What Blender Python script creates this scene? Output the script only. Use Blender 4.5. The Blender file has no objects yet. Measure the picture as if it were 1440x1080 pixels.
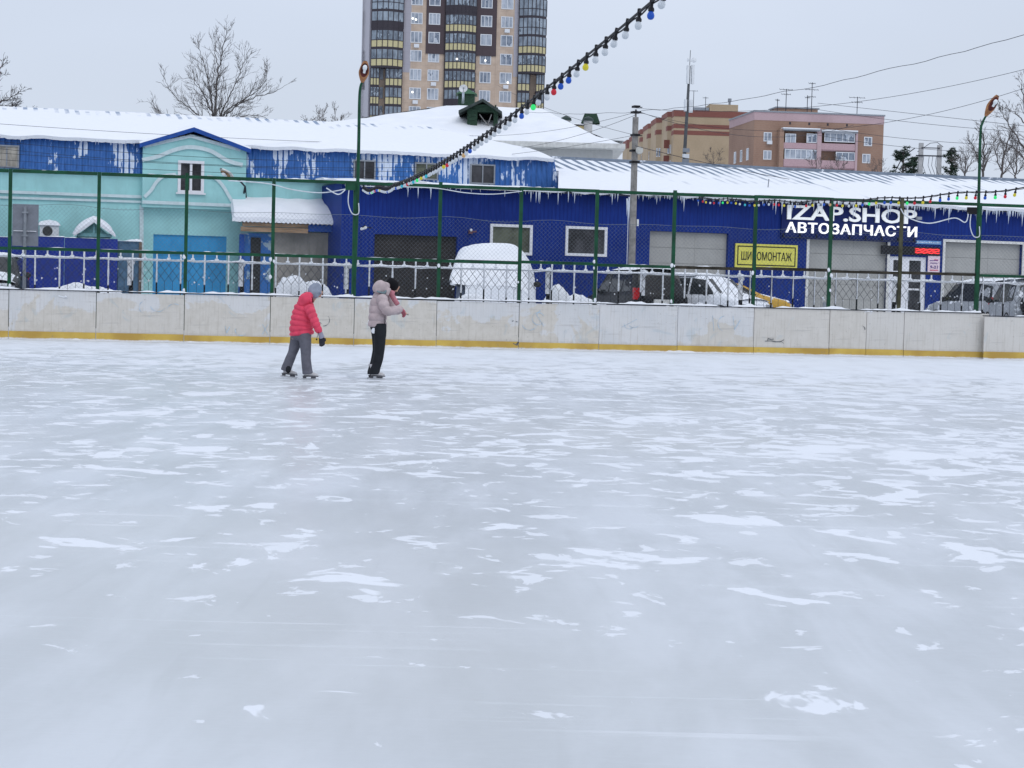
import bpy, bmesh, math, random
from mathutils import Vector, Matrix, noise as mn
R = math.radians
sc = bpy.context.scene
col = sc.collection

# ---------------------------------------------------------------- camera
F = 2800.0
CAM = Vector((0, 0, 1.48))
M3 = Matrix.Rotation(math.pi/2 - R(2.67), 3, 'X') @ Matrix.Rotation(R(1.47), 3, 'Z')
cd = bpy.data.cameras.new('camera'); cam = bpy.data.objects.new('camera', cd); col.objects.link(cam)
cam.matrix_world = Matrix.Translation(CAM) @ M3.to_4x4()
cd.sensor_width = 36; cd.lens = 36*F/1440; cd.clip_start = 0.1; cd.clip_end = 5000
sc.camera = cam

# ---------------------------------------------------------------- overcast sky and sun
SUN_EL, SUN_AZ = 48, 150
w = bpy.data.worlds.new('World'); sc.world = w; w.use_nodes = True
nt = w.node_tree; N = nt.nodes; L = nt.links
for n in list(N): N.remove(n)
out = N.new('ShaderNodeOutputWorld'); bg = N.new('ShaderNodeBackground'); L.new(bg.outputs[0], out.inputs[0])
bg.inputs[1].default_value = 0.1
sky = N.new('ShaderNodeTexSky'); sky.sky_type = 'NISHITA'; sky.sun_disc = False
sky.sun_elevation = R(SUN_EL); sky.sun_rotation = R(SUN_AZ)
tc = N.new('ShaderNodeTexCoord'); sx = N.new('ShaderNodeSeparateXYZ'); L.new(tc.outputs['Generated'], sx.inputs[0])
ns = N.new('ShaderNodeTexNoise'); ns.inputs['Scale'].default_value = 3.0; ns.inputs['Detail'].default_value = 3
mp = N.new('ShaderNodeMapping'); mp.inputs['Scale'].default_value = (1, 1, 3); L.new(tc.outputs['Generated'], mp.inputs[0]); L.new(mp.outputs[0], ns.inputs[0])
m1 = N.new('ShaderNodeMath'); m1.operation = 'MULTIPLY_ADD'; m1.inputs[1].default_value = 0.45; L.new(ns.outputs[0], m1.inputs[0]); L.new(sx.outputs[2], m1.inputs[2])
rp = N.new('ShaderNodeValToRGB'); L.new(m1.outputs[0], rp.inputs[0])
rp.color_ramp.elements[0].position = 0.12; rp.color_ramp.elements[0].color = (.555, .612, .712, 1)
rp.color_ramp.elements[1].position = 1.0; rp.color_ramp.elements[1].color = (.93, 1.0, 1.14, 1)
e = rp.color_ramp.elements.new(0.36); e.color = (.61, .675, .80, 1)
sm = N.new('ShaderNodeVectorMath'); sm.operation = 'SCALE'; sm.inputs['Scale'].default_value = 11.0; L.new(rp.outputs[0], sm.inputs[0])
mx = N.new('ShaderNodeMix'); mx.data_type = 'RGBA'; mx.inputs[0].default_value = 0.92
L.new(sky.outputs[0], mx.inputs[6]); L.new(sm.outputs[0], mx.inputs[7]); L.new(mx.outputs[2], bg.inputs[0])
sd = bpy.data.lights.new('sun', 'SUN'); sun = bpy.data.objects.new('sun', sd); col.objects.link(sun)
sd.energy = 0.6; sd.angle = R(30); sd.color = (1, .97, .93)
az = R(SUN_AZ); el = R(SUN_EL)
sv = Vector((math.sin(az)*math.cos(el), math.cos(az)*math.cos(el), math.sin(el)))
sun.rotation_euler = sv.to_track_quat('Z', 'Y').to_euler()
sc.view_settings.view_transform = 'Standard'; sc.view_settings.look = 'None'
sc.view_settings.exposure = 0.0; sc.view_settings.gamma = 1

# ---------------------------------------------------------------- placing helpers
def ray(px, py): return M3 @ Vector(((px-720)/F, (540-py)/F, -1))
def P(px, py, d):
    r = ray(px, py); return CAM + r*(d/r.y)
def ground(px, py, z=0.0):
    r = ray(px, py); return CAM + r*((z-CAM.z)/r.z)
class Frame:
    def __init__(s, ox, oy, m):
        s.o = Vector((ox, oy, 0)); s.a = math.atan(m)
        s.es = Vector((math.cos(s.a), math.sin(s.a), 0)); s.et = Vector((-math.sin(s.a), math.cos(s.a), 0))
    def hit(s, px, py, t=0.0):
        r = ray(px, py); k = (t - (CAM-s.o).dot(s.et))/r.dot(s.et)
        p = CAM + r*k; return (p-s.o).dot(s.es), p.z
    def rect(s, x0, y0, x1, y1, t=0.0):
        xm, ym = (x0+x1)/2, (y0+y1)/2
        return s.hit(x0, ym, t)[0], s.hit(x1, ym, t)[0], s.hit(xm, y1, t)[1], s.hit(xm, y0, t)[1]
    def w(s, a, t, z): return s.o + s.es*a + s.et*t + Vector((0, 0, z))
    def S(s, px, t=0.0, py=400): return s.hit(px, py, t)[0]
G = 0.55                     # yard level above the ice
FB = Frame(0, 50.75, .180)   # rink boards
FM = Frame(0, 64.5, .27)     # mint house
FS = Frame(0, 62.0, .33)     # blue workshop
FW = Frame(0, 92.0, .0)      # house with the wide snowy roof
FT = Frame(0, 311.0, .14)    # tower
FP = Frame(0, 285.0, .12)    # pink topped brick house
FY = Frame(0, 380.0, .05)

class MB:
    def __init__(s): s.v = []; s.f = []
    def add(s, vs, fs):
        b = len(s.v); s.v += [tuple(v) for v in vs]; s.f += [tuple(i+b for i in f) for f in fs]; return s
    def box(s, x0, x1, y0, y1, z0, z1):
        vs = [(x, y, z) for x in (x0, x1) for y in (y0, y1) for z in (z0, z1)]
        return s.add(vs, [(0,1,3,2),(4,6,7,5),(0,4,5,1),(2,3,7,6),(0,2,6,4),(1,5,7,3)])
    def prism(s, poly, y0, y1):           # poly in (x,z), extruded along y
        n = len(poly)
        vs = [(x, y0, z) for x, z in poly]+[(x, y1, z) for x, z in poly]
        return s.add(vs, [tuple(range(n)), tuple(range(2*n-1, n-1, -1))]+[(i, i+n, (i+1) % n+n, (i+1) % n) for i in range(n)])
    def plan(s, poly, z0, z1):            # poly in (x,y), extruded along z
        n = len(poly)
        vs = [(x, y, z0) for x, y in poly]+[(x, y, z1) for x, y in poly]
        return s.add(vs, [tuple(range(n)), tuple(range(2*n-1, n-1, -1))]+[(i, i+n, (i+1) % n+n, (i+1) % n) for i in range(n)])
    def tube(s, pts, r, n=6, r1=None):
        pts = [Vector(p) for p in pts]; m = len(pts); rr = r if isinstance(r, (list, tuple)) else [r+(0 if r1 is None else (r1-r)*i/(m-1)) for i in range(m)]
        vs = []; up = None
        for i, p in enumerate(pts):
            t = (pts[min(i+1, m-1)]-pts[max(i-1, 0)]).normalized()
            a = t.orthogonal().normalized() if up is None else (up-t*up.dot(t)).normalized()
            up = a; b = t.cross(a)
            for k in range(n):
                q = 2*math.pi*k/n; vs.append(p+(a*math.cos(q)+b*math.sin(q))*rr[i])
        fs = [(i*n+k, i*n+(k+1) % n, (i+1)*n+(k+1) % n, (i+1)*n+k) for i in range(m-1) for k in range(n)]
        fs += [tuple(range(n-1, -1, -1)), tuple(range((m-1)*n, m*n))]
        return s.add(vs, fs)
    def lathe(s, prof, c=(0, 0, 0), axis=(0, 0, 1), n=14):   # prof (r, h)
        ax = Vector(axis).normalized(); a = ax.orthogonal().normalized(); b = ax.cross(a); c = Vector(c)
        vs = [c+ax*h+(a*math.cos(2*math.pi*k/n)+b*math.sin(2*math.pi*k/n))*max(r, 1e-4) for r, h in prof for k in range(n)]
        m = len(prof)
        fs = [(i*n+k, i*n+(k+1) % n, (i+1)*n+(k+1) % n, (i+1)*n+k) for i in range(m-1) for k in range(n)]
        fs += [tuple(range(n-1, -1, -1)), tuple(range((m-1)*n, m*n))]
        return s.add(vs, fs)
    def ball(s, c, r, n=10, m=6, sq=(1, 1, 1), jit=0, seed=0):
        rnd = random.Random(seed); vs = []
        for i in range(m+1):
            th = math.pi*i/m
            for k in range(n):
                q = 2*math.pi*k/n; j = 1+rnd.uniform(-jit, jit)
                vs.append((c[0]+r*sq[0]*j*max(math.sin(th), 1e-3)*math.cos(q), c[1]+r*sq[1]*j*max(math.sin(th), 1e-3)*math.sin(q), c[2]+r*sq[2]*j*math.cos(th)))
        return s.add(vs, [(i*n+k, (i+1)*n+k, (i+1)*n+(k+1) % n, i*n+(k+1) % n) for i in range(m) for k in range(n)])
    def quad(s, a, b, c, d): return s.add([a, b, c, d], [(0, 1, 2, 3)])
    def grid(s, fn, nu, nv):
        vs = [fn(i/nu, j/nv) for i in range(nu+1) for j in range(nv+1)]
        return s.add(vs, [(i*(nv+1)+j, (i+1)*(nv+1)+j, (i+1)*(nv+1)+j+1, i*(nv+1)+j+1) for i in range(nu) for j in range(nv)])
    def build(s, name, m, parent=None, smooth=False, loc=None, rot=None):
        me = bpy.data.meshes.new(name); me.from_pydata(s.v, [], s.f); me.validate()
        bm = bmesh.new(); bm.from_mesh(me); bmesh.ops.recalc_face_normals(bm, faces=bm.faces)
        if smooth:
            for f in bm.faces: f.smooth = True
        bm.to_mesh(me); bm.free()
        if smooth: me.set_sharp_from_angle(angle=R(45))
        if m: me.materials.append(m)
        o = bpy.data.objects.new(name, me); col.objects.link(o)
        if parent: o.parent = parent
        if loc is not None: o.location = loc
        if rot is not None: o.rotation_euler = rot
        return o

def tag(o, label, cat, group=None, kind=None):
    if label: o['label'] = label
    if cat: o['category'] = cat
    if group: o['group'] = group
    if kind: o['kind'] = kind
    return o
def thing(name, label, cat, loc=(0, 0, 0), rz=0, group=None):
    o = bpy.data.objects.new(name, None); col.objects.link(o); o.location = loc; o.rotation_euler = (0, 0, rz)
    o.empty_display_size = .2
    return tag(o, label, cat, group)
def frame_thing(fr, name, label, cat, s=0, t=0, z=0, group=None):
    """an Empty at the thing's base in a frame; children coordinates are relative to it"""
    return thing(name, label, cat, fr.w(s, t, z), fr.a, group)
def text_mesh(body, size, depth=.01, bold=0.0, align='LEFT', shear=0, sx=1.0, space=1.0):
    c = bpy.data.curves.new('txt', 'FONT'); c.body = body; c.size = size; c.extrude = depth/2; c.offset = bold; c.align_x = align; c.shear = shear; c.resolution_u = 3; c.space_character = space
    o = bpy.data.objects.new('txt', c); col.objects.link(o)
    bpy.context.view_layer.update()
    me = bpy.data.meshes.new_from_object(o.evaluated_get(bpy.context.evaluated_depsgraph_get()))
    bpy.data.objects.remove(o); bpy.data.curves.remove(c)
    mb = MB(); mb.v = [(v.co.x*sx, -v.co.z, v.co.y) for v in me.vertices]; mb.f = [tuple(p.vertices) for p in me.polygons]
    bpy.data.meshes.remove(me); return mb
def fit_text(body, s0, s1, z0, z1, y, depth=.04, bold=.0, space=1.0):
    mb = text_mesh(body, 1.0, depth, bold, space=space)
    xs = [v[0] for v in mb.v]; zs = [v[2] for v in mb.v]
    a, b, c, d = min(xs), max(xs), min(zs), max(zs)
    mb.v = [(s0+(x-a)/(b-a)*(s1-s0), yy+y, z0+(z-c)/(d-c)*(z1-z0)) for x, yy, z in mb.v]
    return mb

# ---------------------------------------------------------------- materials
class NB:
    """small node builder"""
    def __init__(s, name):
        s.m = bpy.data.materials.new(name); s.m.use_nodes = True; s.t = s.m.node_tree
        s.b = s.t.nodes['Principled BSDF']; s.tc = s.n('ShaderNodeTexCoord')
    def n(s, k): return s.t.nodes.new(k)
    def l(s, a, b): s.t.links.new(a, b)
    def sock(s, x, inp):
        if hasattr(x, 'links') or hasattr(x, 'is_output'): s.l(x, inp)
        else: inp.default_value = x
    def obj(s, scale=(1, 1, 1), rot=(0, 0, 0), loc=(0, 0, 0), world=False):
        mp = s.n('ShaderNodeMapping'); mp.inputs['Scale'].default_value = scale; mp.inputs['Rotation'].default_value = rot; mp.inputs['Location'].default_value = loc
        if world:
            g = s.n('ShaderNodeNewGeometry'); s.l(g.outputs['Position'], mp.inputs[0])
        else: s.l(s.tc.outputs['Object'], mp.inputs[0])
        return mp.outputs[0]
    def noise(s, vec, scale, detail=3, rough=.5, dist=0):
        n = s.n('ShaderNodeTexNoise'); n.inputs['Scale'].default_value = scale; n.inputs['Detail'].default_value = detail
        n.inputs['Roughness'].default_value = rough; n.inputs['Distortion'].default_value = dist; s.l(vec, n.inputs['Vector']); return n.outputs[0]
    def math(s, op, a, b=0.0, c=None, clamp=False):
        n = s.n('ShaderNodeMath'); n.operation = op; n.use_clamp = clamp; s.sock(a, n.inputs[0]); s.sock(b, n.inputs[1])
        if c is not None: s.sock(c, n.inputs[2])
        return n.outputs[0]
    def ramp(s, v, a, b, lo=0.0, hi=1.0):
        n = s.n('ShaderNodeMapRange'); n.interpolation_type = 'SMOOTHSTEP'
        s.l(v, n.inputs[0]); n.inputs[1].default_value = a; n.inputs[2].default_value = b; n.inputs[3].default_value = lo; n.inputs[4].default_value = hi
        return n.outputs[0]
    def mix(s, f, a, b):
        n = s.n('ShaderNodeMix'); n.data_type = 'RGBA'
        s.sock(f, n.inputs[0]); s.sock(a if not isinstance(a, tuple) else (*a, 1), n.inputs[6]); s.sock(b if not isinstance(b, tuple) else (*b, 1), n.inputs[7]); return n.outputs[2]
    def sep(s, vec):
        n = s.n('ShaderNodeSeparateXYZ'); s.l(vec, n.inputs[0]); return n.outputs
    def bump(s, h, strength=.3, dist=.02):
        n = s.n('ShaderNodeBump'); n.inputs['Strength'].default_value = strength; n.inputs['Distance'].default_value = dist; s.l(h, n.inputs['Height']); s.l(n.outputs[0], s.b.inputs['Normal'])
    def done(s, color, rough=.7, metal=0.0, spec=None):
        s.sock(color if not isinstance(color, tuple) else (*color, 1), s.b.inputs['Base Color']); s.sock(rough, s.b.inputs['Roughness']); s.b.inputs['Metallic'].default_value = metal
        if spec is not None: s.b.inputs['Specular IOR Level'].default_value = spec
        return s.m
def pm(name, c, rough=.7, metal=0.0, var=.12, scale=6, bump=0, bscale=40, snow=0.0, sscale=4, world=False, dirt=0.0, spec=.22, stretch=(1, 1, 1)):
    """paint-like material: tone variation, optional snow dusting and dirt streaks"""
    b = NB(name); v = b.obj(stretch, world=world)
    n = b.noise(v, scale, 4, .6)
    c1 = tuple(x*(1-var) for x in c); c2 = tuple(min(1, x*(1+var)) for x in c)
    colr = b.mix(b.ramp(n, .3, .7), c1, c2)
    if dirt:
        d = b.noise(b.obj((3, 3, .5), world=world), 2.2, 5, .65)
        colr = b.mix(b.math('MULTIPLY', b.ramp(d, .48, .72), dirt), colr, (c[0]*.35+.03, c[1]*.33+.03, c[2]*.3+.03))
    if snow:
        q = b.noise(v, sscale, 5, .6)
        colr = b.mix(b.ramp(q, .62-snow*.45, .66-snow*.45), colr, (.80, .83, .88))
    if bump: b.bump(b.noise(v, bscale, 3), bump, .01)
    return b.done(colr, rough, metal, spec)
def emit_mat(name, c, strength=1.0, base=(.8, .8, .8)):
    b = NB(name); b.b.inputs['Emission Color'].default_value = (*c, 1); b.b.inputs['Emission Strength'].default_value = strength
    return b.done(base, .5)

def snow_mat():
    b = NB('snow'); v = b.obj((1, 1, 1), world=True)
    n = b.noise(v, .8, 5, .6); m = b.noise(v, 14, 4, .6)
    b.bump(b.math('MULTIPLY_ADD', n, 2.0, m), .35, .05)
    return b.done(b.mix(b.ramp(n, .3, .7), (.74, .765, .81), (.80, .82, .85)), .9, spec=.1)
SNOW = snow_mat()
# ---------------------------------------------------------------- special materials
def ice_mat():
    b = NB('ice'); v = b.obj(world=True)
    x, y, z = b.sep(v)
    # milky tone of the ice, broad sweeps left by the resurfacing, fine frost
    sw = b.noise(b.obj((.50, .11, 1), (0, 0, R(40)), world=True), 2.6, 5, .6, .3)
    cl = b.noise(v, .45, 5, .62)
    fine = b.noise(b.obj((3.0, 7, 1), (0, 0, R(8)), world=True), 3.0, 6, .75)
    grain = b.noise(v, 22, 4, .75)
    base = b.mix(b.ramp(b.math('MULTIPLY_ADD', sw, .75, b.math('MULTIPLY', cl, .25)), .40, .62), (.475, .505, .533), (.600, .633, .677))
    base = b.mix(b.math('MULTIPLY', b.ramp(fine, .40, .72), .18), base, (.63, .67, .72))
    base = b.mix(b.math('MULTIPLY', b.ramp(grain, .45, .8), .14), base, (.40, .43, .46))
    warm = b.noise(b.obj(loc=(2, 5, 0), world=True), .11, 2)
    base = b.mix(b.math('MULTIPLY', b.ramp(warm, .40, .66), .45), base, (.515, .53, .525))
    # thin frozen snow patches, feathered, denser further off and to the right
    p = b.noise(b.obj((1.0, .80, 1), (0, 0, R(-10)), world=True), 1.45, 5, .58, .7)
    p3 = b.noise(b.obj((1.0, .80, 1), (0, 0, R(6)), loc=(9, 4, 0), world=True), 3.0, 5, .58, .6)
    big = b.noise(b.obj((.20, .15, 1), loc=(3.1, 7.7, 0), world=True), 1.0, 3)
    den = b.math('ADD', b.ramp(y, 3.0, 20.0, 0.022, .10), b.ramp(y, 26.0, 46.0, 0.0, .12))
    den = b.math('ADD', den, b.math('MULTIPLY', b.math('SUBTRACT', big, .5), .20))
    side = b.math('DIVIDE', x, b.math('ADD', y, 2.0))
    den = b.math('ADD', den, b.ramp(side, -.05, .26, 0.0, .035))
    den = b.math('SUBTRACT', den, b.math('MULTIPLY', b.ramp(side, -.06, -.24), .02))
    f1 = b.math('SUBTRACT', b.math('ADD', p, den), .675)
    f2 = b.math('SUBTRACT', b.math('ADD', p3, den), .672)
    soft = b.math('MULTIPLY', b.ramp(f1, -.04, .03), .14)
    m = b.math('MAXIMUM', b.math('MULTIPLY', b.ramp(f1, 0, .020), .90), b.math('MULTIPLY', b.ramp(f2, 0, .025), .75))
    m = b.math('MAXIMUM', m, soft)
    m = b.math('MAXIMUM', m, b.math('MULTIPLY', b.ramp(y, 37, 47), .45))
    m = b.math('MULTIPLY', m, b.ramp(y, 14, 36, 1.0, .72))
    # blade scratches, two crossing sets
    for ang, s1, amp in ((14, 1.7, .22), (-32, 1.3, .4), (62, 1.1, .4), (38, 1.2, .4)):
        q = b.noise(b.obj((.22, 9, 1), (0, 0, R(ang)), loc=(ang, 0, 0), world=True), s1, 2, .5, .9)
        m = b.math('MAXIMUM', m, b.math('MULTIPLY', b.math('MULTIPLY', b.ramp(q, .66, .71), b.ramp(cl, .40, .6)), amp))
    dk = b.noise(b.obj((5, .35, 1), (0, 0, R(78)), world=True), 1.2, 3, .5, .2)
    base = b.mix(b.math('MULTIPLY', b.ramp(dk, .62, .74), .22), base, (.40, .42, .43))
    colr = b.mix(m, base, (.74, .77, .82))
    b.bump(b.math('ADD', b.math('MULTIPLY', m, 1.0), b.math('MULTIPLY_ADD', fine, .3, b.math('MULTIPLY', grain, .12))), .3, .01)
    return b.done(colr, b.math('MULTIPLY_ADD', m, .5, .30), spec=.32)
ICE = ice_mat()

def rib_snow(name, base, period, amount, t_top=None, dark=.75):
    """profiled sheet with wind-driven snow caught on it"""
    b = NB(name); v = b.obj(); x, y, z = b.sep(v)
    fr = b.math('FRACT', b.math('DIVIDE', x, period))
    groove = b.ramp(b.math('ABSOLUTE', b.math('SUBTRACT', fr, .5)), .10, .22)
    n1 = b.noise(b.obj((1, 1, .7)), 1.0, 5, .6, .2)
    n2 = b.noise(b.obj((4, 1, 1.3), loc=(4, 2, 1)), 3.0, 4, .6)
    q = b.math('ADD', b.math('MULTIPLY', n1, .75), b.math('MULTIPLY', n2, .25))
    q = b.math('SUBTRACT', q, b.math('MULTIPLY', b.math('SUBTRACT', 1.0, groove), .10))
    s = b.ramp(q, .53-amount, .56-amount)
    c = b.mix(groove, tuple(a*.7 for a in base), base)
    c = b.mix(b.ramp(n2, .3, .8), c, tuple(min(1, a*1.25+.02) for a in base))
    return b.done(b.mix(s, c, (.60, .68, .80)), .6)
MANSARD = rib_snow('mansard_blue_sheet', (.014, .10, .33), .175, -.005)
MANSARD2 = rib_snow('mansard_blue_sheet_snowy', (.020, .125, .38), .175, .05)

def roof_mat(name, period, ymax, reach, metal, k=1.0):
    """snow on a ribbed metal roof, thinned to the ribs next to the ridge"""
    b = NB(name); v = b.obj(); x, y, z = b.sep(v)
    fr = b.math('FRACT', b.math('DIVIDE', x, period))
    rib = b.ramp(b.math('ABSOLUTE', b.math('SUBTRACT', fr, .5)), .16, .26)
    nn = b.noise(b.obj((.8, .15, 1)), 1.0, 4, .6)
    n2 = b.noise(b.obj((.22, .1, 1), loc=(5.2, 0, 0)), 1.0, 2)
    d = b.math('DIVIDE', b.math('SUBTRACT', ymax, y), reach)           # 0 at the ridge
    edge = b.math('ADD', d, b.math('MULTIPLY', b.math('SUBTRACT', nn, .5), 1.4))
    edge = b.math('ADD', edge, b.math('MULTIPLY', b.math('SUBTRACT', n2, .5), 3.0*k))
    ex = b.math('MULTIPLY', b.math('SUBTRACT', 1.0, b.ramp(edge, .50, .85)), b.math('SUBTRACT', 1.0, rib))
    if k == 1.0: ex = b.math('MAXIMUM', ex, b.math('SUBTRACT', 1.0, b.ramp(d, .03, .07)))
    else: ex = b.math('MULTIPLY', ex, b.ramp(b.noise(b.obj((.9, .5, 1), loc=(2, 0, 0)), 1.3, 3), .42, .66, 0, .9))
    m = b.noise(v, 6, 3)
    b.bump(b.noise(v, 3, 5), .25, .06)
    return b.done(b.mix(ex, b.mix(m, (.74, .765, .81), (.80, .82, .85)), metal), .85, spec=.1)
ROOF_B = roof_mat('snowy_grey_ribbed_roof', .40, 6.2, 5.0, (.17, .22, .29))
ROOF_M = roof_mat('snowy_blue_ribbed_roof', .33, 5.3, 1.5, (.17, .24, .36), .6)

def board_mat():
    b = NB('scuffed_board_paint'); v = b.obj(); oi = b.n('ShaderNodeObjectInfo'); r = oi.outputs['Random']
    oc = b.sep(oi.outputs['Color']); wh = oc[0]; wm = oc[1]
    cb = b.n('ShaderNodeCombineXYZ'); b.l(b.math('MULTIPLY', r, 57.0), cb.inputs[0]); b.l(b.math('MULTIPLY', r, 23.0), cb.inputs[2])
    va = b.n('ShaderNodeVectorMath'); va.operation = 'ADD'; b.l(v, va.inputs[0]); b.l(cb.outputs[0], va.inputs[1]); vv = va.outputs[0]
    n1 = b.noise(vv, .75, 5, .6, .5); n2 = b.noise(vv, 5.0, 5, .65); n3 = b.noise(vv, 12, 5, .75); n4 = b.noise(vv, 1.0, 3)
    c = b.mix(b.ramp(n2, .3, .7), (.535, .50, .44), (.61, .575, .52))
    c = b.mix(wm, c, b.mix(b.ramp(n1, .3, .7), (.56, .545, .515), (.62, .605, .58)))
    x, y, z = b.sep(v)
    q = b.math('ADD', b.math('ADD', n1, b.math('MULTIPLY', n2, .10)), b.math('MULTIPLY', b.math('SUBTRACT', z, .65), .22))
    q = b.math('ADD', q, b.math('MULTIPLY', b.math('SUBTRACT', wh, .60), .45))
    c = b.mix(b.math('MULTIPLY', b.ramp(q, .57, .60), .65), c, b.mix(b.ramp(n4, .3, .7), (.58, .61, .65), (.66, .67, .69)))
    c = b.mix(b.math('MULTIPLY', b.ramp(n3, .61, .67), .5), c, (.20, .18, .16))
    ck = b.noise(b.obj((1, 1, 2.5)), 34, 3, .8); c = b.mix(b.math('MULTIPLY', b.ramp(ck, .66, .70), .7), c, (.08, .08, .08))
    c = b.mix(b.math('MULTIPLY', b.ramp(b.noise(vv, 1.6, 4, .6, 1.2), .60, .70), .30), c, (.34, .44, .50))
    sc_ = b.noise(b.obj((.8, 1, 14)), 1.4, 4, .6); c = b.mix(b.math('MULTIPLY', b.ramp(sc_, .58, .68), .28), c, (.30, .29, .28))
    st = b.noise(b.obj((9, 1, .45)), 2.5, 4, .6); c = b.mix(b.math('MULTIPLY', b.ramp(st, .50, .70), .28), c, (.33, .29, .23))
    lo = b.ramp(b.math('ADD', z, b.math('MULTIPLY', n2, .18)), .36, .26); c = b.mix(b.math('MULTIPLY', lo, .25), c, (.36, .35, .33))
    return b.done(c, .55)
BOARD = board_mat()
def kick_mat():
    b = NB('worn_yellow_kick_strip'); v = b.obj(); x, y, z = b.sep(v)
    n = b.noise(v, 7, 5, .65); n1 = b.noise(v, 1.3, 3)
    c = b.mix(b.ramp(n1, .3, .7), (.43, .27, .05), (.60, .42, .08))
    q = b.math('SUBTRACT', b.math('MULTIPLY_ADD', n1, .07, b.math('MULTIPLY', n, .05)), b.math('ADD', z, .01))
    c = b.mix(b.ramp(q, -.005, .03), c, (.70, .72, .75))
    return b.done(b.mix(b.math('MULTIPLY', b.ramp(n, .6, .7), .5), c, (.28, .22, .13)), .6)
KICK = kick_mat()

GREEN = pm('dark_green_paint', (.007, .060, .028), .5, snow=0.0, var=.3, scale=3, dirt=.3)
BLACKIRON = pm('black_iron', (.008, .008, .010), .6)
WIRE = pm('galvanised_wire', (.16, .19, .21), .6, metal=.3)
DARKWIRE = pm('dark_wire', (.025, .028, .038), .6)
CABLE = pm('black_cable', (.02, .02, .024), .6)
WHITECABLE = pm('white_cable', (.62, .66, .70), .6)
CONC = pm('old_concrete', (.26, .25, .24), .9, var=.25, scale=5, bump=.3, dirt=.5)
METAL = pm('grey_metal', (.25, .27, .30), .5, metal=.3)
WHITE = pm('white_plastic', (.70, .72, .74), .5, var=.05)
OFFWHITE = pm('offwhite_paint', (.62, .62, .60), .7, var=.1, dirt=.25)

# ---------------------------------------------------------------- ground, yard, ice
mb = MB(); mb.quad((-2500, -400, -.06), (2500, -400, -.06), (2500, 4000, -.06), (-2500, 4000, -.06))
tag(mb.build('ground', SNOW), None, None, kind='structure')
mb = MB(); a = FB.w(-60, .04, 0); b_ = FB.w(60, .04, 0); mb.quad((-60, -25, 0), (60, -25, 0), (b_.x, b_.y, 0), (a.x, a.y, 0))
tag(mb.build('ice', ICE), None, None, kind='structure')
mb = MB()
def yard_z(t): return G if t > .9 else -.05+(G+.05)*max(0, (t-.2)/.7)
def yard_pt(u, v):
    t = .2+(0.7*v*8 if v < .125 else .7+(v-.125)/.875*900*((v-.125)/.875)**1.5)
    s = -700+1400*u; p = FB.w(s, t, 0)
    return (p.x, p.y, yard_z(t)+.03*mn.noise(Vector((p.x*.3, p.y*.3, 0)))*(1 if t > 1.2 else 0))
mb.grid(yard_pt, 120, 60)
tag(mb.build('yard_snow', SNOW, smooth=True), None, None, kind='structure')

# ---------------------------------------------------------------- rink boards
HB = 1.19
bx = thing('rink_boards', 'long row of scuffed beige hockey boards with a yellow strip along the foot', 'rink boards', FB.w(0, 0, 0), FB.a)
seams = [-110, 12, 135, 259, 380, 498, 614, 730, 843, 953, 1060.5, 1167, 1219, 1272, 1379]
ss = [FB.S(p, 0, 450) for p in seams]
WHT = [(.5, .2), (.62, .1), (.42, .3), (.52, .2), (.25, .1), (.6, .1), (.68, .1), (.62, .2), (1.0, .3), (.82, .4), (.15, .5), (.2, .4), (.1, .8), (.15, .7)]
rnd = random.Random(5)
for i in range(len(ss)-1):
    s0, s1 = ss[i]+.008, ss[i+1]-.008
    zj = rnd.uniform(-.012, .012); tj = rnd.uniform(0, .012)
    m = MB(); m.box(0, s1-s0+(.25 if i == len(ss)-2 else 0), 0, .045, .16, HB+zj)
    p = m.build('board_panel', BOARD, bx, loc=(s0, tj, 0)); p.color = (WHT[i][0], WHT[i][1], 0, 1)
    m = MB(); m.box(s0, s1+(.25 if i == len(ss)-2 else 0), -.016+tj, .03+tj, -.02, .19+rnd.uniform(-.01, .01)); m.build('kick_strip', KICK, bx)
s0 = ss[-1]
# the next run of boards on the right stands nearer and lower
m = MB(); m.box(0, 5, 0, .045, .16, 1.13); m.build('board_panel', BOARD, bx, loc=(s0+.02, -.22, 0)).color = (.15, .7, 0, 1)
m = MB(); m.box(s0+.02, s0+5, -.236, -.19, -.02, .20); m.build('kick_strip', KICK, bx)
# top ledge and the frame behind
m = MB(); m.box(ss[0], s0, -.012, .11, HB+.014, HB+.04); m.box(s0, s0+5, -.232, -.12, 1.135, 1.16); m.build('top_ledge', DARKWIRE, bx)
def snow_strip(s0, s1, t0, t1, z, hmax, seed, name='snow_cover', parent=None, step=.07, bare=.25, sag=0):
    m = MB(); n = int((s1-s0)/step); nt_ = 4
    def f(u, v):
        s = s0+(s1-s0)*u; q = mn.noise(Vector((s*1.7, seed*9.1, 0)))*.6+mn.noise(Vector((s*6, seed*3.3, 2)))*.4
        h = max(0, (q+bare))*hmax/(1+bare)
        prof = math.sin(math.pi*v)**.5 if 0 < v < 1 else 0
        return (s, t0+(t1-t0)*v+.02*mn.noise(Vector((s*5, seed, 4))), z-.004+h*prof)
    m.grid(f, n, nt_); return m.build(name, SNOW, parent, smooth=True)
snow_strip(ss[0], s0, -.03, .12, HB+.04, .13, 1, parent=bx, bare=.35)
snow_strip(s0, s0+5, -.24, -.11, 1.16, .08, 2, parent=bx, bare=.1)
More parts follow.
